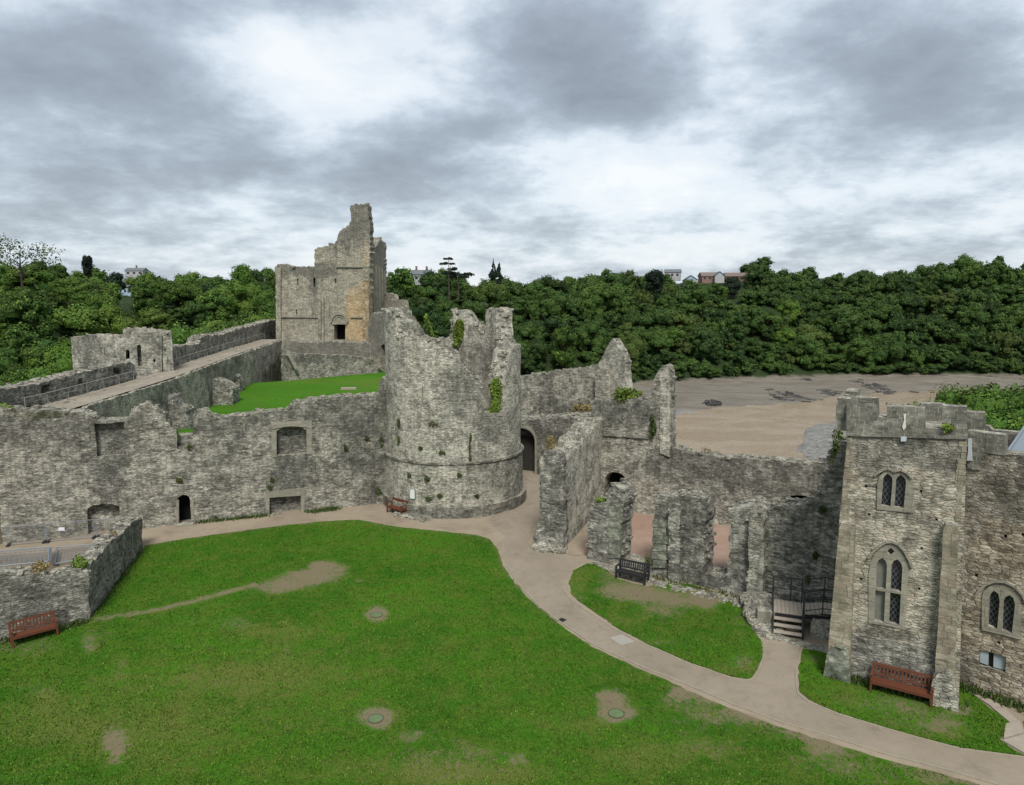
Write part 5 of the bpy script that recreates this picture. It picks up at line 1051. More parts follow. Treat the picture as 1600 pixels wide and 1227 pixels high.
# woods: random darts, bigger crowns keep a bigger distance
class Darts:
    def __init__(s): s.g = {}
    def ok(s, x, y, r):
        k = (int(x//16), int(y//16))
        for i in (-1, 0, 1):
            for j in (-1, 0, 1):
                for (a, b, q) in s.g.get((k[0]+i, k[1]+j), ()):
                    if (a-x)**2+(b-y)**2 < ((r+q)*.5)**2: return False
        s.g.setdefault(k, []).append((x, y, r)); return True
dt = Darts()
for _ in range(40000):
    xx, d = rgn.uniform(-75, 330), rgn.uniform(1, 175)**1.0; T_ = float(np.interp(xx, XT, YT)); s_ = rgn.choice((.55, .7, .85, .95, 1.05, 1.2, 1.35))*(.6 if d < 6 else 1)
    if .215 < xx/(T_+d) < .335 and d > 58: continue
    if dt.ok(xx, T_+d, 6.6*s_): cands.append((xx, T_+d, s_*1.3, 'far'))
for _ in range(9000):
    D = 74+550*rgn.random()**1.7; az = math.radians(rgn.uniform(-47, -5)); xx, yy = math.sin(az)*D, math.cos(az)*D; s_ = rgn.choice((.7, .85, 1, 1.15, 1.3))*(1+max(0, D-250)*.0012)
    if xx < -44-max(0, (90-D))*.2 and not (yy < 70 and xx > -60) and not (-.575 < xx/yy < -.52 and D > 215) and dt.ok(xx, yy, 6.6*s_) and not (abs(xx+225) < 30 and abs(yy-405) < 35): cands.append((xx, yy, s_*1.13, 'left'))
cands.sort(key=lambda c: math.hypot(c[0], c[1]))
sky0 = np.full(200, 900.0)
for (u0, u1, v) in ((430, 492, 418), (492, 530, 386), (530, 602, 400), (602, 608, 500), (608, 640, 490), (640, 815, 534), (700, 740, 486), (815, 930, 590), (930, 985, 560), (985, 1050, 640), (0, 122, 620), (122, 255, 530), (255, 310, 548), (310, 430, 530)):
    sky0[int((u0+100)/9):int((u1+100)/9)] = v+8
front = sky0.copy(); kept = []
for (xx, yy, s, rgk) in cands:
    z = h1(xx, yy); R_ = 5*s; zt = z+11.6*s
    if z < -19.5: continue
    u, v = proj(xx, yy, zt); dist = math.hypot(xx, yy); ru = R_*F/dist
    if u+ru < -40 or u-ru > 1640: continue
    c0_, c1_ = max(0, int((u-ru*.6+100)/9)), min(199, int((u+ru*.6+100)/9)+1)
    if c1_ <= c0_: continue
    seg = front[c0_:c1_]
    if v > seg.max()-1.5: continue
    # it shows: later trees must stand above its crown
    front[c0_:c1_] = np.minimum(seg, v+max(2.0, ru*.30)); kept.append((ru, xx, yy, z, s, rgk, u, v))
print('trees kept', len(kept), 'of', len(cands))
kept.sort(key=lambda k: -k[0]); ind = kept[:255]; rest = kept[255:]
def treelabel(k, u, v, me):
    if k == 'far':
        row = 'at the waterline' if v > 540 else ('on the mid slope' if v > 470 else 'near the skyline')
        col = 'left of the round tower peaks' if u < 700 else ('left of the pointed gable' if u < 950 else ('right of the pointed gable' if u < 1180 else ('above the river bend' if u < 1400 else 'above the square tower')))
        return ('dark tree of far bank wood %s, %s' % (row, col), 'tree', 'trees of the wood across the river')
    row = 'close behind the castle wall' if v > 500 else ('halfway up the dell' if v > 445 else 'on the far hill')
    col = 'at left edge' if u < 120 else ('beyond the mural tower' if u < 260 else 'left of the keep')
    return ('green tree %s, %s' % (row, col), 'tree', 'trees in the dell and on the hill at left')
for i, (ru, xx, yy, z, s, rgk, u, v) in enumerate(ind):
    near = math.hypot(xx, yy) < 125
    me = NEARM[i % 4] if near else (MIDM if (rgk == 'left' or rgn.random() < .14) else FARM)[rgn.randrange(7)]
    o = bpy.data.objects.new('broadleaf_tree', me); COL.objects.link(o); o.location = (xx, yy, z-.5); o.rotation_euler = (0, 0, rgn.uniform(0, 6.28)); sc = s*rgn.uniform(.95, 1.05); o.scale = (sc*rgn.uniform(.85, 1.15), sc*rgn.uniform(.85, 1.15), s*rgn.uniform(.66, 1.18))
    tag(o, *treelabel(rgk, u, v, me))
VR, TR = [], []
for (ru, xx, yy, z, s, rgk, u, v) in rest:
    Vc, Tc = FARRAW[rgn.randrange(7)]; g = rgn.uniform(0, 6.28); cg, sg = math.cos(g), math.sin(g); q = Vc.copy()*s; q[:, 2] *= rgn.uniform(.62, 1.3); q[:, 0], q[:, 1] = q[:, 0]*cg-q[:, 1]*sg, q[:, 0]*sg+q[:, 1]*cg; q += (xx, yy, z-.5); VR.append(q)
    t_ = Tc.copy(); k_ = rgn.random(); t_[:, 2] = k_; TR.append(t_)
if VR:
    o = bpy.data.objects.new('woodland', leafmesh('woodland', np.concatenate(VR), np.concatenate(TR), M['leaf'])); COL.objects.link(o); o['kind'] = 'stuff'
    o['label'] = 'far wooded slopes reading as one mass of tree tops'
def tree(name, loc, scale, V_T, m, tk, label, group=None):
    e = empty(name, loc, random.uniform(0, 6), label, 'tree', group); e.scale = (scale,)*3
    a = bpy.data.objects.new('crown', leafmesh('crown', V_T[0], V_T[1], m)); COL.objects.link(a); a.parent = e
    b_ = bpy.data.objects.new('trunk', npmesh('trunk', tk, np.arange(len(tk)).reshape(-1, 4), M['bark'])); COL.objects.link(b_); b_.parent = e
    return e
def stand(u, vtop, Yd, h):
    """a tree of height h whose top shows at this height: on the ground where the ground allows"""
    p = AT(u, vtop, Yd); return (p.x, p.y, p.z-h)
random.seed(5)
# bright trees between the square tower and the river
for (u, vt, Yd, h, i) in ((1485, 594, 92, 17, 0), (1530, 601, 84, 17, 1), (1568, 586, 88, 18, 2), (1612, 584, 84, 18, 3), (1500, 622, 72, 15, 0), (1548, 634, 64, 14, 1), (1592, 620, 66, 14, 2), (1640, 592, 78, 17, 3), (1462, 618, 88, 13, 1), (1524, 656, 60, 12, 3)):
    l = stand(u, vt, Yd, h); o = bpy.data.objects.new('broadleaf_tree', NEARM[i]); COL.objects.link(o); o.location = l; o.rotation_euler = (0, 0, random.uniform(0, 6)); k = h/12.7; o.scale = (k*.95, k*.95, k)
    tag(o, 'bright green riverbank tree in the %s of the clump at the right edge' % ('left end' if u < 1505 else ('middle' if u < 1570 else 'right end')), 'tree', 'bright trees on the near river bank')
# named trees on the skyline
tree('poplar_tree', stand(134, 389, 390, 18), 1, crown(21, 22, 130, 2.1, 7.6, 1.6, .4, spread=.95, cl_r=(.5, .7), squash=1.5), M['leafdark'], trunkq(13, .3, 3, 2, 1), 'tall narrow columnar poplar on the skyline at far left')
tree('cedar_tree', stand(701, 402, 240, 13), 1, tuple(np.concatenate(z) for z in zip(*[(lambda v, t: (v*[1, 1, 1]+[dx, 0, 0], t))(*crown(40+j, 5, 70, rx, .45, zc_, .3, spread=.8, squash=.28, core=False)) for j, (rx, zc_, dx) in enumerate(((1.6, 12.0, 0), (2.4, 10.2, -.6), (2.0, 8.6, 1.2), (1.6, 7.2, -1.4)))])), M['leafdark'], trunkq(13, .28, 4, 3, 2, .95), 'flat-topped cedar with bare trunk standing above the wood right of the keep')
tree('cedar_tree', stand(716, 419, 242, 9), 1, crown(45, 12, 80, 4.4, 1.4, 5.2, .3, spread=.9, squash=.35, core=False), M['leafdark'], trunkq(9, .3, 5, 4, 3), 'low wide-spreading dark cedar just right of the tall cedar')
for (u, h, l) in ((771, 12, 'left pointed dark conifer of the skyline pair'), (780, 12.5, 'right pointed dark conifer of the skyline pair')):
    vt_ = crown(int(u), 14, 90, 1.9, 4.8, 2.5, .35, spread=.9, cl_r=(.4, .6), squash=1.3); v_ = vt_[0]; k = np.clip((12.5-v_[:, 2])/9, .12, 1); v_[:, 0] *= k; v_[:, 1] *= k
    tree('conifer_tree', stand(u, 405, 262, h), 1, vt_, M['leafdark'], trunkq(11, .25, 6, 2, 1), l)
tree('broadleaf_tree', stand(1023, 407, 330, 18), 1, crown(61, 26, 150, 5.6, 7.6, 0, .38), M['leafdark'], trunkq(10, .3, 7, 3), 'rounded dark tree standing above the skyline right of the gable')
tree('broadleaf_tree', stand(1146, 416, 372, 17), 1, crown(62, 24, 130, 5.2, 7.2, 0, .38), M['leafdark'], trunkq(9, .3, 8, 3), 'dark domed tree between the skyline bungalows and the bigger wood')
tree('broadleaf_tree', stand(632, 402, 170, 13), 1, crown(63, 18, 90, 3.4, 5.6, 2, .26, core=False), M['leafnear'], trunkq(11, .2, 9, 6, 3), 'pale airy tree rising just right of the keep')
tree('broadleaf_tree', stand(376, 395, 300, 19), 1, crown(64, 34, 110, 5.8, 8.0, 0, .34, core=False), M['leafnear'], trunkq(11, .25, 10, 6, 4), 'pale airy round-headed tree on the skyline left of the keep')
tree('broadleaf_tree', stand(28, 372, 168, 13), 1, crown(65, 22, 44, 7.2, 3.4, 5.6, .22, core=False, spread=.95), M['wallgreen'], trunkq(11, .3, 11, 12, 7), 'thin branching tree with sparse leaves at the top left skyline')
tree('broadleaf_tree', stand(82, 405, 360, 17), 1, crown(66, 24, 120, 5.4, 7.0, 0, .38), M['leafdark'], trunkq(8, .3, 12, 3), 'dark rounded tree on the skyline left of the poplar')
tree('broadleaf_tree', stand(178, 409, 330, 17), 1, crown(67, 24, 120, 5.4, 7.0, 0, .38), M['leafdark'], trunkq(8, .3, 13, 3), 'dark rounded tree on the skyline right of the poplar')

# ------------------------------------------------------------------ houses on the hills
M['white'] = plain('white render', (.34, .34, .33), .85, var=.05); M['brick'] = plain('orange brick', (.20, .135, .105), .9, var=.2); M['slate'] = plain('grey slate', (.13, .14, .15), .8, var=.2, scale=1)
M['brownroof'] = plain('brown roof tile', (.16, .125, .11), .85, var=.2); M['bluecl'] = plain('pale blue cladding', (.30, .38, .46), .8, var=.1); M['pane'] = plain('dark window pane', (.03, .035, .04), .2)
def house(u, v, Yd, L, Wd_, H, rh, wallm, roofm, rz, label, gable=None, chim=0, win=3, name='house'):
    p = AT(u, v, Yd); k_ = Vector((p.x, p.y, h1(p.x, p.y))); e = empty(name, (p.x, p.y, max(k_.z, p.z-1.5)), rz, label, 'house')
    mb = MB(); mb.box((0, 0, H/2-.7), (L, Wd_, H+1.4)); mb.build('wall', wallm, e)
    mb = MB(); 
    for sx in (-1, 1): mb.quad([(sx*L/2, -Wd_/2, H), (sx*L/2, Wd_/2, H), (sx*L/2, 0, H+rh*.97)])
    mb.build('gable_end', gable or wallm, e)
    mb = MB(); ov = .35
    for sy in (-1, 1):
        mb.prism([(0, 0), (1, 0), (1, 1), (0, 1)], lambda a, b: ((a-.5)*(L+.8), sy*(Wd_/2+ov)*(1-b), H-.15+(rh+.15)*b), lambda a, b: ((a-.5)*(L+.8), sy*(Wd_/2+ov)*(1-b), H+.05+(rh+.15)*b))
    r_ = mb.build('roof', roofm, e)
    for c in range(chim):
        mb = MB(); mb.box(((c-(chim-1)/2)*L*.55, 0, H+rh+.5), (.9, .9, 2.4)); mb.box(((c-(chim-1)/2)*L*.55, 0, H+rh+1.8), (1.1, 1.1, .2)); mb.build('chimney', M['brick'] if wallm is not M['white'] else M['brownroof'], r_)
    for k in range(win):
        mb = MB(); x = (k-(win-1)/2)*L/win; mb.box((x, -Wd_/2-.03, H*.55), (L/win*.42, .1, H*.38)); mb.build('window', M['pane'], e)
    return e
house(659, 436, 345, 9, 7, 3.6, 2.0, M['white'], M['slate'], .25, 'white mansion with grey roof and two chimneys beside the tall cedar', chim=2)
house(1051, 431, 425, 9, 7, 3.5, 1.6, M['white'], M['slate'], -.3, 'white house half hidden right of the dark round tree')
house(1078, 443, 392, 8, 7, 2.6, 2.4, M['white'], M['slate'], 1.45, 'white bungalow with a blue-grey gable at the edge of the wood', gable=M['bluecl'], win=2)
house(1106, 444, 400, 9, 7, 2.6, 2.0, M['brick'], M['brownroof'], .05, 'brick bungalow with a brown roof, left one of the pair')
house(1122, 445, 396, 7, 5, 2.7, 2.2, M['white'], M['slate'], 1.5, 'bungalow wing with a white edged gable facing the river', gable=M['bluecl'], win=2)
house(1151, 444, 402, 14, 7, 2.6, 1.9, M['brick'], M['brownroof'], -.05, 'long low brick bungalow at the right of the skyline houses', win=4)
house(198, 458, 405, 11, 8, 4.5, 1.5, M['bluecl'], M['slate'], .3, 'pale blue building with rows of windows down in the dell', win=5)
house(207, 446, 425, 12, 8, 3.5, 1.6, M['white'], M['slate'], .2, 'white building with a slate roof above the pale blue one', win=5)
house(214, 428, 520, 13, 8, 3.6, 2, M['white'], M['slate'], 0, 'tiny white house on the horizon right of the poplar', win=3, chim=1)

# ------------------------------------------------------------------ plants on the walls
def bush(loc, r, n_, leaf, m, label, cat='plant', name='wall_plant', group=None, sq=.7, seed=0, flat=None):
    rg = np.random.default_rng(seed+int(abs(loc[0])*97) % 9999); v = rg.normal(size=(n_, 3)); v /= np.linalg.norm(v, axis=1)[:, None]; v *= rg.uniform(.3, 1, (n_, 1))**.6
    lob = 1+.35*np.sin(v[:, 0]*4+seed)*np.cos(v[:, 2]*5+seed); p = v*lob[:, None]*np.array([r[0], r[1], r[2]])
    nn = v+rg.normal(size=(n_, 3))*.8; nn /= np.linalg.norm(nn, axis=1)[:, None]; a = np.cross(nn, rg.normal(size=(n_, 3))); a /= np.linalg.norm(a, axis=1)[:, None]; b_ = np.cross(nn, a); s = leaf*rg.uniform(.5, 1.3, (n_, 1))
    q = np.stack([p-a*s-b_*s*.7, p+a*s-b_*s*.4, p+a*s*.7+b_*s*.8, p-a*s*.6+b_*s*.6], 1).reshape(-1, 3)
    tn = np.repeat(np.stack([rg.random(n_), (rg.random(n_) < .15)*1., np.zeros(n_), np.ones(n_)], 1), 4, 0)
    o = bpy.data.objects.new(name, leafmesh(name, q, tn, m)); COL.objects.link(o); o.location = loc
    return tag(o, label, cat, group)
def onwall(W, u, v, off=-.05, **k): s, z = W.pix(u, v, **k); return W.pos(s, off, z)
def vine(W, Lpx, m, label, name='ivy', n_=900, leaf=.07, off=-.08, depth=.18, far=False, seed=1):
    """a climber spread over a face inside a traced outline"""
    rg = np.random.default_rng(seed); us = [p[0] for p in Lpx]; vs_ = [p[1] for p in Lpx]; Q, Tn = [], []; org = np.array(onwall(W, sum(us)/len(us), sum(vs_)/len(vs_), off, **({'far': True} if far else {})))
    cl = [(rg.uniform(min(us), max(us)), rg.uniform(min(vs_), max(vs_))) for _ in range(24)]; k = 0
    while k < n_:
        c = cl[rg.integers(24)]; u, v = c[0]+rg.normal()*(max(us)-min(us))*.13, c[1]+rg.normal()*(max(vs_)-min(vs_))*.07
        if not inside(Lpx, u, v): continue
        s, z = W.pix(u, v, **({'far': True} if far else {})); o_ = off-rg.random()*depth if not far else W.r*0+1.35+.05+rg.random()*depth
        p = np.array(W.pos(s, o_, z))-org; nn = rg.normal(size=3)+np.array([0, -1.0, .6]); nn /= np.linalg.norm(nn); a = np.cross(nn, rg.normal(size=3)); a /= np.linalg.norm(a); b_ = np.cross(nn, a); q = leaf*rg.uniform(.5, 1.3)
        Q += [p-a*q-b_*q*.7, p+a*q-b_*q*.4, p+a*q*.7+b_*q*.8, p-a*q*.6+b_*q*.6]; Tn += [(rg.random(), (rg.random() < .2)*1., 0, 1)]*1*4; k += 1
    o = bpy.data.objects.new(name, leafmesh(name, np.array(Q), np.array(Tn), m)); COL.objects.link(o); o.location = org
    return tag(o, label, 'climbing plant')
TI = Cyl(ctr, r_t-1.2)
vine(T0, [(766, 645), (770, 628), (768, 605), (774, 592), (784, 590), (785, 612), (782, 638), (778, 644)], M['ivy'], 'bright green climber filling the window gap of the round tower', n_=1500, leaf=.075, off=.25, depth=.25)
vine(T0, [(707, 540), (709, 512), (716, 500), (728, 498), (733, 508), (728, 528), (718, 540)], M['ivy'], 'yellow-green climber on the tall middle piece of the round tower', n_=1500, leaf=.085, far=True, depth=.2)
vine(T0, [(641, 486), (646, 490), (656, 508), (667, 526), (660, 526), (650, 508), (643, 496)], M['ivy'], 'strip of yellow-green growth down the broken left edge of the round tower', n_=500, leaf=.07, far=True, depth=.3)
p = onwall(RW, 978, 622, .5); bush((p[0], p[1], p[2]+.15), (1.05, .6, .45), 1500, .07, M['ivy'], 'bright lime-green bush growing on top of the river wall block', 'bush', 'bush')
p = onwall(RW, 1021, 668, -.1); bush(p, (.22, .2, .85), 260, .07, M['wallgreen'], 'trailing green plant at the foot of the thin pinnacle')
p = AT(918, 640, 59); bush((p.x, p.y, p.z), (1.5, .7, .45), 900, .09, M['drygrass'], 'dry tawny grass on the ledge below the high hall wall', 'grass tuft', 'grass_tuft')
p = onwall(WW, 883, 697, .8); bush((p[0], p[1], p[2]+.15), (.4, .7, .4), 350, .05, M['drygrass'], 'dry stalks on top of the wedge-shaped wall', 'grass tuft', 'grass_tuft')
p = onwall(L1, 128, 890, .4); bush((p[0], p[1], p[2]+.15), (.35, .3, .35), 500, .045, M['ivy'], 'green weed on the corner of the low wall', 'plant', 'weed')
p = onwall(L1, 64, 893, .3); bush((p[0], p[1], p[2]+.1), (.35, .3, .25), 400, .04, M['drygrass'], 'dry brown tuft on the low wall above the left bench', 'grass tuft', 'grass_tuft')
p = onwall(L2, 190, 838, .4); bush((p[0], p[1], p[2]+.1), (.25, .3, .2), 250, .04, M['drygrass'], 'small rusty tuft on the return of the low wall', 'grass tuft', 'grass_tuft')
p = onwall(CW, 2, 643, .5); bush((p[0], p[1], p[2]+.1), (.6, .4, .3), 300, .06, M['ivy'], 'green tuft on the curtain wall top at the left edge', 'plant', 'weed')
p = onwall(RW, 1100, 713, .6); bush((p[0], p[1], p[2]+.15), (.35, .3, .4), 160, .04, M['drygrass'], 'single dry tuft on the long river wall top', 'grass tuft', 'grass_tuft')
p = onwall(RW, 1312, 700, -.1); bush(p, (.5, .35, 1.2), 900, .07, M['wallgreen'], 'dark green growth where the river wall meets the square tower')
p = onwall(FW, 936, 785, .4); bush((p[0], p[1], p[2]+.05), (.5, .3, .12), 260, .04, M['ivy'], 'yellow-green moss cushion on the left pier', 'plant', 'moss')
p = onwall(FW, 1013, 878, -.1); bush(p, (.14, .1, .45), 160, .05, M['wallgreen'], 'weed at the right jamb of the left window gap')
p = onwall(RT, 1482, 668, -.1); bush((p[0], p[1], p[2]), (.22, .12, .16), 120, .04, M['ivy'], 'green weed below the right merlon of the square tower')
wp = [(T0, 676, 662, .5, .25), (T1, 670, 779, .3, .2), (T1, 688, 775, .25, .22), (T1, 668, 748, .28, .25), (T0, 734, 722, .12, .5), (T0, 624, 660, .18, .5), (T0, 624, 688, .15, .4), (T0, 658, 700, .2, .2), (T0, 691, 707, .4, .15), (T0, 735, 683, .1, .35), (CW, 590, 768, .35, .4), (CW, 596, 690, .2, .6), (CW, 572, 685, .3, .25), (CW, 337, 811, .3, .3), (CW, 422, 762, .2, .2), (CW, 425, 750, .2, .2), (CW, 280, 750, .3, .2), (CW, 514, 794, .5, .15), (CW, 388, 808, .3, .15), (CW, 296, 698, .25, .2), (FW, 1262, 905, .14, .3), (FW, 1275, 868, .16, .22), (FW, 1286, 796, .2, .25), (T1, 640, 742, .2, .3), (T1, 745, 775, .2, .15), (CW, 540, 700, .2, .3), (T1, 718, 742, .2, .15)]
for i, (W, u, v, rx, rz) in enumerate(wp):
    p = onwall(W, u, v, -.06); bush(p, (rx*.8, .12, rz*.8), 120, .045, M['wallgreen'], 'small dark green plant rooted '+('in the curved face of the round tower above its band' if W is T0 else 'low down on the round tower below its band' if W is T1 else 'in the long curtain wall at left' if W is CW else 'in the dark wall above the timber steps'), 'plant', 'wall_plant', 'small plants growing out of the castle walls', seed=i)
# grass fringe along wall feet
VR, TR = [], []; rg = np.random.default_rng(8)
def fringe(A, B, n_, h=.16, spread=.18, off=0):
    A, B = np.array(A), np.array(B); t_ = rg.random(n_)*(1+0*n_); cl = np.sin(t_*57)*.5+.5; keep = rg.random(n_) < .35+.65*cl; t_ = t_[keep]; k = len(t_)
    p = A+(B-A)*t_[:, None]+rg.normal(size=(k, 2))*spread; g = rg.uniform(0, 6.28, k); w_ = rg.uniform(.02, .05, k); hh = h*rg.uniform(.4, 1.3, k); dx, dy = np.cos(g)*w_, np.sin(g)*w_; lx, ly = rg.normal(size=k)*.05, rg.normal(size=k)*.05
    q = np.stack([np.stack([p[:, 0]-dx, p[:, 1]-dy, np.full(k, .02)], 1), np.stack([p[:, 0]+dx, p[:, 1]+dy, np.full(k, .02)], 1), np.stack([p[:, 0]+dx*.4+lx, p[:, 1]+dy*.4+ly, hh], 1), np.stack([p[:, 0]-dx*.4+lx, p[:, 1]-dy*.4+ly, hh], 1)], 1); VR.append(q.reshape(-1, 3)); TR.append(np.repeat(np.stack([rg.random(k)*.5, rg.random(k) < .1, np.zeros(k), np.ones(k)], 1), 4, 0))
fringe(G(0, 1006), G(140, 972), 900); fringe(G(143, 964), G(222, 860), 900); fringe(G(310, 817), G(420, 806), 900, .2); fringe(G(480, 802), G(530, 796), 500, .2); fringe(G(1290, 1052), G(1500, 1108), 1100, .22); fringe(G(1496, 1074), G(1600, 1110), 500, .2); fringe(G(960, 888), G(1180, 942), 700, .14)
o = bpy.data.objects.new('wall_foot_grass', leafmesh('wall_foot_grass', np.concatenate(VR), np.concatenate(TR), M['wallgreen'])); COL.objects.link(o); o['kind'] = 'stuff'
# grass blades over the lawns: short tufts, thin where the turf is worn
def insidenp(poly, x, y):
    c = np.zeros(len(x), bool); n = len(poly); j = n-1
    for i in range(n):
        (xi, yi), (xj, yj) = poly[i], poly[j]; k = ((yi > y) != (yj > y)) & (x < (xj-xi)*(y-yi)/((yj-yi) or 1e-9)+xi); c ^= k; j = i
    return c
def blades(poly_px, blobs, n_, edge=None):
    P_ = np.array(poly_px, float); u = rg.uniform(max(-30, P_[:, 0].min()), min(1640, P_[:, 0].max()), n_); v = rg.uniform(P_[:, 1].min(), min(1260, P_[:, 1].max()), n_)
    k = insidenp(poly_px, u, v); u, v = u[k], v[k]; dirt = np.zeros(len(u))
    for (a, b, ra, rb, ch, am) in blobs:
        if ch == 0: q = ((u-a)/ra)**2+((v-b)/rb)**2; dirt += am*np.exp(-q*q*.5)
    if edge:
        for (a, b) in zip(edge, edge[1:]):
            t_ = np.clip(((u-a[0])*(b[0]-a[0])+(v-a[1])*(b[1]-a[1]))/((b[0]-a[0])**2+(b[1]-a[1])**2), 0, 1); q = np.hypot(u-a[0]-t_*(b[0]-a[0]), (v-a[1]-t_*(b[1]-a[1]))*1.6); dirt += .7*np.exp(-(q/6)**4)
    k = rg.random(len(u)) > np.clip(dirt*1.5, 0, .97); u, v = u[k], v[k]
    dx, dy, dz = (u-800)/F, cp+(613.5-v)/F*sp, -sp+(613.5-v)/F*cp; t_ = (.035-CAMZ)/dz; return np.stack([dx*t_, dy*t_], 1)
pts = np.concatenate([blades(lawn_edge+main_px[::-1], DB, 185000, TRAIL), blades([(895, 893), (917, 881), (944, 886), (962, 905), (1010, 918), (1037, 913), (1080, 914), (1124, 928), (1156, 938), (1163, 968), (1191, 1004), (1192, 1024), (1181, 1050), (1168, 1061), (1142, 1057), (1075, 1034), (1011, 1006), (964, 981), (914, 946), (893, 930)], IB, 17000),
    blades([(1254, 1014), (1296, 1024), (1330, 1064), (1500, 1110), (1518, 1084), (1549, 1110), (1577, 1130), (1562, 1157), (1600, 1181), (1499, 1168), (1439, 1152), (1380, 1135), (1311, 1114), (1264, 1094), (1249, 1080)], RB_, 15000)])
k = len(pts); cl = np.array([noise.noise(Vector((p[0]*1.4, p[1]*1.4, 0))) for p in pts]); g = rg.uniform(0, 3.14, k); Dn = np.hypot(pts[:, 0], pts[:, 1]); w_ = rg.uniform(.012, .030, k)*(Dn/25)**.6; hh = rg.uniform(.02, .06, k)*(1+.6*cl)*(Dn/25)**.4
bx, by = np.cos(g)*w_, np.sin(g)*w_; lx, ly = rg.normal(size=k)*.022, rg.normal(size=k)*.022; X0, Y0 = pts[:, 0], pts[:, 1]; z0 = np.full(k, .03)
q = np.stack([np.stack([X0-bx, Y0-by, z0], 1), np.stack([X0+bx, Y0+by, z0], 1), np.stack([X0+bx*.5+lx, Y0+by*.5+ly, z0+hh], 1), np.stack([X0-bx*.5+lx, Y0-by*.5+ly, z0+hh], 1)], 1).reshape(-1, 3)
zc_ = -CAMZ*np.ones(k); ff = Y0*cp-zc_*sp; pu, pv_ = 800+F*X0/ff, 613.5-F*(Y0*sp+zc_*cp)/ff; ye = np.zeros(k)
for (a, b, ra, rb, ch, am) in DB:
    if ch == 1: ye += am*np.exp(-(((pu-a)/ra)**2+((pv_-b)/rb)**2))
big_ = np.array([noise.noise(Vector((p[0]*.33, p[1]*.33, 9))) for p in pts])
tn = np.repeat(np.stack([np.clip(rg.random(k)*.4+cl*.6+big_*1.1+ye*1.3-.02, 0, 1), rg.random(k) < .04+.3*np.clip(ye, 0, 1), rg.random(k)*.25, np.ones(k)], 1), 4, 0)
M['blade'] = leafmat('turf blades', (.036, .106, .008), (.062, .152, .011), (.105, .155, .020))
for n_ in list(M['blade'].node_tree.nodes):      # blades take their variety from the tint alone
    if n_.type == 'OBJECT_INFO':
        for l_ in list(n_.outputs['Random'].links): M['blade'].node_tree.links.remove(l_)
o = bpy.data.objects.new('lawn_grass', leafmesh('lawn_grass', q, tn, M['blade'])); COL.objects.link(o); o['kind'] = 'stuff'
print('blades', k)
# ------------------------------------------------------------------ benches, sign, covers, steps, fences
def bench(u0, v0, u1, v1, wood, label, length=None, name='park_bench', z=0.03, group=None, face=1):
    A, B = np.array(G(u0, v0, z)), np.array(G(u1, v1, z)); L = length or float(np.linalg.norm(B-A)); c = (A+B)/2; g = math.atan2(B[1]-A[1], B[0]-A[0])
    e = empty(name, (c[0], c[1], z), g, label, 'bench', group); D_ = .52
    for x in (-1, 1):
        mb = MB(); mb.box((x*(L/2-.04), .03, .32), (.075, .075, .64)); mb.build('leg', wood, e)
        mb = MB(); mb.box((x*(L/2-.04), D_, .44), (.075, .085, .88), Matrix.Rotation(-.10, 3, 'X')); mb.build('leg', wood, e)
        mb = MB(); mb.box((x*(L/2-.04), D_/2, .65), (.085, D_+.08, .045)); mb.box((x*(L/2-.04), D_/2, .37), (.05, D_, .07)); mb.build('armrest', wood, e)
    mb = MB()
    for k in range(5): mb.box((0, .02+k*.107, .425-.006*k), (L-.1, .092, .028), Matrix.Rotation(-.04, 3, 'X'))
    mb.box((0, .0, .37), (L-.1, .035, .08)); mb.box((0, D_-.02, .36), (L-.1, .035, .08)); mb.build('seat', wood, e)
    mb = MB(); mb.box((0, D_+.035, .86), (L-.1, .05, .095), Matrix.Rotation(-.12, 3, 'X')); mb.box((0, D_+.005, .50), (L-.1, .045, .06), Matrix.Rotation(-.12, 3, 'X'))
    n_ = int(L/.125)
    for k in range(n_): mb.box((-L/2+.1+(L-.2)*(k+.5)/n_, D_+.018, .68), (.055, .022, .34), Matrix.Rotation(-.12, 3, 'X'))
    mb.build('backrest', wood, e)
    mb = MB(); mb.box((0, .28, .12), (L-.1, .04, .05)); mb.build('stretcher', wood, e) if False else None
    return e
def woodm(name, c):
    m, n, b = mat(name); oc = n.add('ShaderNodeTexCoord').outputs['Object']; k = n.noise(n.vmath('MULTIPLY', oc, (1.2, 14, 14)), 2.0, 5, .6); f_ = n.noise(oc, 3, 4, .6)
    col = n.mix(k, tuple(x*.6 for x in c), tuple(min(1, x*1.35) for x in c)); n.put(b.inputs['Base Color'], n.mix(n.math('MULTIPLY', n.step(f_, .5, .75), .4), col, tuple(x*.4+.02 for x in c))); n.put(b.inputs['Roughness'], .6); return m
M['redwood'] = woodm('red stained wood', (.115, .040, .021)); M['blackwood'] = woodm('black painted wood', (.022, .021, .022))
bench(19, 1013, 92, 993, M['redwood'], 'red-brown wooden bench against the dark low wall at the left edge')
bench(1358, 1081, 1457, 1107, M['redwood'], 'red-brown wooden bench below the square tower')
bench(961, 904, 1008, 915, M['blackwood'], 'black slatted bench under the left window gap of the ruined hall')
bench(607, 801, 624, 806, M['redwood'], 'red-brown bench tucked between curtain wall and round tower', length=1.5)
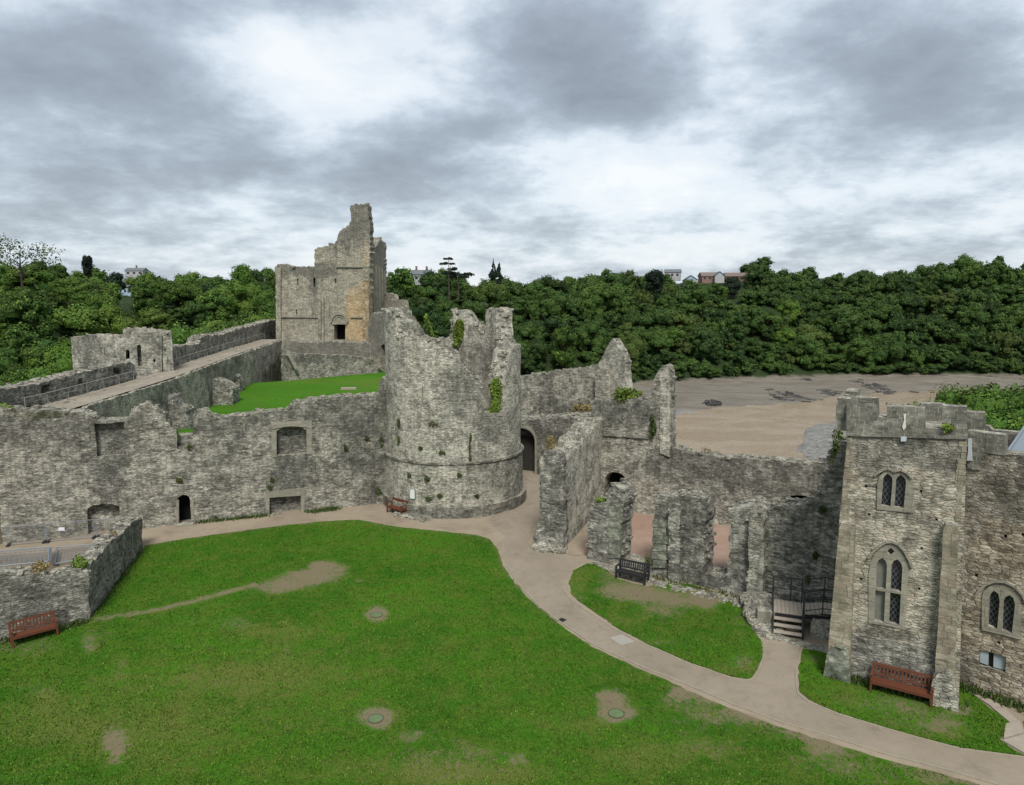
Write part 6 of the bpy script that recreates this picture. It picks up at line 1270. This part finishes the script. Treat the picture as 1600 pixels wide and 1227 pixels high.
# information sign on the round tower
s, z = T1.pix(645, 771); e = empty('wall_sign', T1.pos(s, 0, z), 0, 'small white arched information sign on the foot of the round tower', 'sign')
T1p = T1
sg = [T1.pix(u, v) for u, v in ((641.7, 778.5), (648.7, 779.5), (648.7, 767.5), (647.8, 765.4), (645.2, 764), (642.7, 765), (641.7, 767))]
cxs = sum(p[0] for p in sg)/len(sg); czs = sum(p[1] for p in sg)/len(sg)
under(e, slab('backing', T1, [(cxs+(a-cxs)*1.15, czs+(b-czs)*1.12) for a, b in sg], -.05, .02, plain('dark sign edge', (.05, .07, .06), .6)))
under(e, slab('sign_plate', T1, sg, -.07, -.045, plain('white sign face', (.62, .66, .62), .5, var=.06)))
# drain covers set in the lawn
M['cover'] = plain('worn green plastic cover', (.10, .15, .065), .6, var=.35, scale=9)
for (u, v, r, l) in ((588, 961, .25, 'small green round cover set in the lawn, farthest from the camera'), (587, 1123, .24, 'green round cover in a bare patch at the lower middle of the lawn'), (963, 1115, .25, 'green round cover in a bare patch on the right of the lawn')):
    q = G(u, v, .05); e = empty('drain_cover', (q[0], q[1], .035), 0, l, 'drain cover'); mb = MB(); mb.tube((0, 0, 0), (0, 0, .025), r, n=24); mb.build('lid', M['cover'], e)
    mb = MB()
    for i in range(24):
        g0, g1 = math.pi*i/12, math.pi*(i+1)/12; f = lambda rr_, g, z: (rr_*math.cos(g), rr_*math.sin(g), z); mb.quad([f(r*1.01, g0, .03), f(r*1.13, g0, .03), f(r*1.13, g1, .03), f(r*1.01, g1, .03)])
    mb.build('rim', M['dirt'], e)
q = G(878, 969, .02); e = empty('path_drain', (q[0], q[1], .013), .9, 'small dark iron drain grate in the path bend', 'drain'); mb = MB(); mb.box((0, 0, .008), (.34, .30, .016)); mb.build('grate_frame', plain('rusty iron', (.06, .055, .05), .7), e)
mb = MB()
for k in range(5): mb.box((0, -.1+k*.05, .021), (.26, .022, .01))
mb.build('grate_bars', M['black'], e)

# timber steps and landing by the square tower
M['deck'] = plain('weathered deck board', (.36, .31, .25), .85, var=.3, scale=5, bump=.01); M['steel'] = plain('black painted steel', (.022, .023, .026), .45, var=.2)
A, B = np.array(G(1207, 994)), np.array(G(1254, 1001)); g = math.atan2(B[1]-A[1], B[0]-A[0]); WS = float(np.linalg.norm(B-A)); c = (A+B)/2
e = empty('entrance_steps', (c[0], c[1], 0), g, 'timber steps and landing with black railings beside the square tower', 'steps'); H = .72; R0 = .27
for k in range(3): mb = MB(); mb.box((0, .12+k*R0, .18*(k+1)), (WS-.08, .25, .045)); mb.build('tread', M['deck'], e)
mb = MB()
for sx in (-1, 1): mb.prism([(-.02, 0), (.2, 0), (1.0, H-.18), (1.0, H+.02), (.78, H+.02)], lambda y, z: (sx*(WS/2-.005)-.025, y, z), lambda y, z: (sx*(WS/2-.005)+.025, y, z))
mb.build('stringer', M['steel'], e)
mb = MB(); mb.box((0, .92, H/2+.3), (WS-.06, .02, .0+.6))
mb = MB(); Ddk = 1.35; nb = 7
for k in range(nb): mb.box((-WS/2+WS*(k+.5)/nb, .82+Ddk/2, H), (WS/nb-.012, Ddk, .045))
mb.build('landing', M['deck'], e)
mb = MB(); slope = lambda x: H+.02+(x-WS/2)*.10 if x < WS/2+.6 else H+.08
for k in range(12): x = WS/2+.09+k*.17; mb.box((x, .82+Ddk*.5, H+.03+min(k*.035, .16)), (.155, Ddk*.85, .04))
mb.build('ramp', M['deck'], e)
for c3, d3 in (((0, .84, H-.10), (WS, .05, .16)), ((WS/2+1.0, .95, H-.06), (2.0, .06, .2)), ((0, .82+Ddk, H-.1), (WS, .05, .16))): mb = MB(); mb.box(c3, d3); mb.build('fascia', M['steel'], e)
for (x, y) in ((-WS/2+.05, .9), (WS/2-.05, .9), (-WS/2+.05, 2.1), (WS/2-.05, 2.1), (WS/2+1.2, 1.0), (WS/2+1.2, 2.0)):
    mb = MB(); mb.box((x, y, H/2-.03), (.08, .08, H)); mb.build('support_post', M['steel'], e)
xl, xr, yb = -WS/2-.02, WS/2+.02, .82+Ddk
def rails(nm, pts, hs=(1.08, .56, .1)):
    mb = MB()
    for h_ in hs:
        for a, b in zip(pts, pts[1:]): mb.tube((a[0], a[1], a[2]+h_), (b[0], b[1], b[2]+h_), .021 if h_ < 1 else .026, n=6)
    mb.build('handrail', M['steel'], e)
    for p in pts: mb = MB(); mb.tube((p[0], p[1], p[2]-.1), (p[0], p[1], p[2]+1.09), .024, n=6); mb.build('railing_post', M['steel'], e)
rails('l', [(xl, .86, H), (xl, yb, H), (xl+.75, yb, H), (xr, yb, H), (xr+.9, yb, H+.22), (xr+2.0, yb, H+.24)])
rails('r', [(xr, .86, H), (xr+.75, .9, H+.2), (xr+1.95, .92, H+.22)], hs=(1.02, .72, .2))
rails('s', [(xl, .02, -.05), (xl, .86, H-.1)], hs=(1.0,)); rails('s2', [(xr, .02, -.05), (xr, .86, H-.1)], hs=(1.0,))
mb = MB(); mb.box((WS/2+.1, 1.5, H*.42), (.05, 1.2, H*.8)); mb.build('shadow_board', M['black'], e) if False else None

# rubble heaps and footings near the steps
def stonemesh(mb, p, s, rg):
    mb.box(p, (s*1.4, s, s*.6), Matrix.Rotation(rg.uniform(0, 6.3), 3, 'Z') @ Matrix.Rotation(rg.uniform(-.3, .3), 3, 'X'), jit=s*.12)
def heap(name, poly, hfun, n_, s0, s1, m, label, cat='rubble'):
    rg = random.Random(len(label)); xs = [p[0] for p in poly]; ys = [p[1] for p in poly]; mb = MB(); k = 0
    while k < n_:
        x, y = rg.uniform(min(xs), max(xs)), rg.uniform(min(ys), max(ys))
        if not inside(poly, x, y): continue
        stonemesh(mb, (x, y, hfun(x, y)*rg.uniform(.75, 1.0)), rg.uniform(s0, s1), rg); k += 1
    o = uvbox(mb.build(name, m)); return tag(o, label, cat)
h_poly = GP([(1160, 940), (1190, 945), (1215, 955), (1222, 985), (1207, 1000), (1190, 992), (1172, 975)])
hc = G(1195, 955)
heap('rubble_bank', h_poly, lambda x, y: max(.05, .75-.33*math.dist((x, y), hc)), 420, .12, .32, M['tower'], 'pale rubble bank between the hall wall and the timber steps')
heap('rubble_strip', GP([(918, 878), (975, 890), (1045, 915), (1120, 930), (1165, 945), (1158, 952), (1110, 937), (1045, 922), (965, 898)]), lambda x, y: .06, 200, .08, .22, M['tower'], 'scattered pale stones along the foot of the ruined hall front')
heap('rubble_footing', GP([(617, 806), (640, 812), (668, 816), (668, 808), (640, 800), (624, 796)]), lambda x, y: .12, 120, .12, .3, M['tower'], 'loose stones at the left foot of the round tower')
heap('rubble_pile', GP([(832, 858), (850, 864), (880, 866), (884, 858), (850, 850), (838, 848)]), lambda x, y: .12, 110, .12, .3, M['tower'], 'loose stones at the broken end of the wedge-shaped wall')
SB1 = Plane(G(1258, 1006), G(1300, 1020)); ld = empty('landing_wall', SB1.pos(0, 0, 0), 0, 'low pale stone block wall under the ramp, touching the square tower', 'stone wall')
under(ld, wall('wall', Plane(G(1266, 994), G(1300, 1002)), [(0, .62), (.5, .66), (1.4, .7), (2.2, .7)], [(2.2, 0), (0, 0)], .6, M['tower'], caps=.8, rag=.04, stains_and_light=[(1, .3, 1, 1, 0, -.3)]))
under(ld, wall('low_kerb_wall', Plane(G(1180, 992), G(1300, 1024)), [(0, .12), (.8, .14), (2, .1), (3.3, .2)], [(3.3, 0), (0, 0)], .35, M['tower'], caps=.6, rag=.03, rough=.03, stains_and_light=[(2, 0, 4, 1, 0, -.2)]))
mb = MB(); q = G(1203, 985); mb.box((q[0]+.0, q[1]+.5, .35), (.7, .5, .7), Matrix.Rotation(g, 3, 'Z'), jit=.02); tag(uvbox(mb.build('stone_block', M['dressed'])), 'square cut stone block left of the timber steps', 'stone block')

# temporary fences and stacked panels behind the low wall
M['galv'] = plain('galvanised steel', (.20, .23, .26), .55, metal=.2, var=.15)
def mesh_panel(mb, P, Q, R_, S_, r=.02, nx=22, nz=7, rm=.004):
    P, Q, R_, S_ = map(Vector, (P, Q, R_, S_))
    for a, b in ((P, Q), (Q, R_), (R_, S_), (S_, P)): mb.tube(a, b, r, n=6)
    for i in range(1, nx): f = i/nx; mb.tube(P.lerp(Q, f), S_.lerp(R_, f), rm, n=3, cap=False)
    for i in range(1, nz): f = i/nz; mb.tube(P.lerp(S_, f), Q.lerp(R_, f), rm, n=3, cap=False)
paper = plain('white paper notice', (.62, .64, .68), .7, var=.04)
FP = Plane(G(12, 853), G(200, 836))
for i, (u0, u1, lab) in enumerate(((12, 71, 'temporary mesh fence panel at far left in front of the curtain wall'), (74.5, 149, 'temporary mesh fence panel with a small paper notice, middle one'), (152.5, 205, 'temporary mesh fence panel beside the arched fireplace, blue and white notice'))):
    a = FP.pix(u0, 850)[0]; b = FP.pix(u1, 846)[0]; e = empty('temporary_fence', FP.pos((a+b)/2, 0, 0), 0, lab, 'fence', 'temporary fence panels')
    mb = MB(); mesh_panel(mb, FP.pos(a, 0, .08), FP.pos(b, 0, .08), FP.pos(b, 0, 1.12), FP.pos(a, 0, 1.12)); under(e, mb.build('panel', M['galv']))
    for s_ in (a+.05, b-.05): mb = MB(); mb.box(FP.pos(s_, 0, .05), (.14, .5, .1), Matrix.Rotation(FP.angle(), 3, 'Z')); under(e, mb.build('foot', plain('black rubber foot', (.03, .03, .03), .9)))
    if i: under(e, slab('notice', FP, px(FP, [(91, 829), (101, 829), (101, 824), (92, 824)] if i == 1 else [(179, 829), (185, 828), (185, 820.5), (179, 821)]), -.03, -.02, paper))
    if i == 2: under(e, slab('blue_notice', FP, px(FP, [(185.2, 828), (187.5, 828), (187.5, 820.2), (185.2, 820.5)]), -.03, -.02, plain('blue notice edge', (.05, .10, .35), .7)))
rs = random.Random(3)
for k in range(6):
    z0 = .15+.11*k; d = rs.uniform(-.05, .05); e = empty('mesh_barrier', (*G(40, 872, z0), z0), 0, 'galvanised fence panel lying in the left stack behind the low wall', 'fence panel', 'stacked fence panels in the left pile'); 
    P, Q, R_, S_ = [(*G(u+d*60, v, z0-.0), z0+dz) for (u, v, dz) in ((-50, 893, .1), (78, 880, .1), (80, 862, .25), (-48, 872, .25))]
    mb = MB(); mesh_panel(mb, P, Q, R_, S_, .03, 16, 5, .006); under(e, mb.build('panel_mesh', M['galv']))
for k in range(3):
    z0 = .12+.10*k; e = empty('mesh_barrier', (*G(110, 868, z0), z0), 0, 'galvanised fence panel lying in the right stack behind the low wall', 'fence panel', 'stacked fence panels in the right pile'); 
    P, Q, R_, S_ = [(*G(u, v, z0), z0+dz) for (u, v, dz) in ((84+k, 881, 0), (130+k, 873, 0), (143+k, 853, .1), (88+k, 858, .1))]
    mb = MB(); mesh_panel(mb, P, Q, R_, S_, .03, 9, 5, .006); under(e, mb.build('panel_mesh', M['galv']))
mb = MB(); q0, q1 = G(150, 847, .5), G(197, 826, .5); mb.tube((*q0, .15), (*q1, .75), .03, n=6); tag(mb.build('fence_brace', M['galv']), 'slanting steel tube leaning behind the return of the low wall', 'pole')
mb = MB(); q = G(4, 848); mb.box((q[0], q[1]-.3, 1.0), (.22, .22, 2.0), jit=.01); mb.box((q[0]-.4, q[1]-.25, 2.05), (1.1, .24, .16)); tag(mb.build('timber_post', M['deck']), 'old timber door post against the curtain wall at the left edge', 'post')
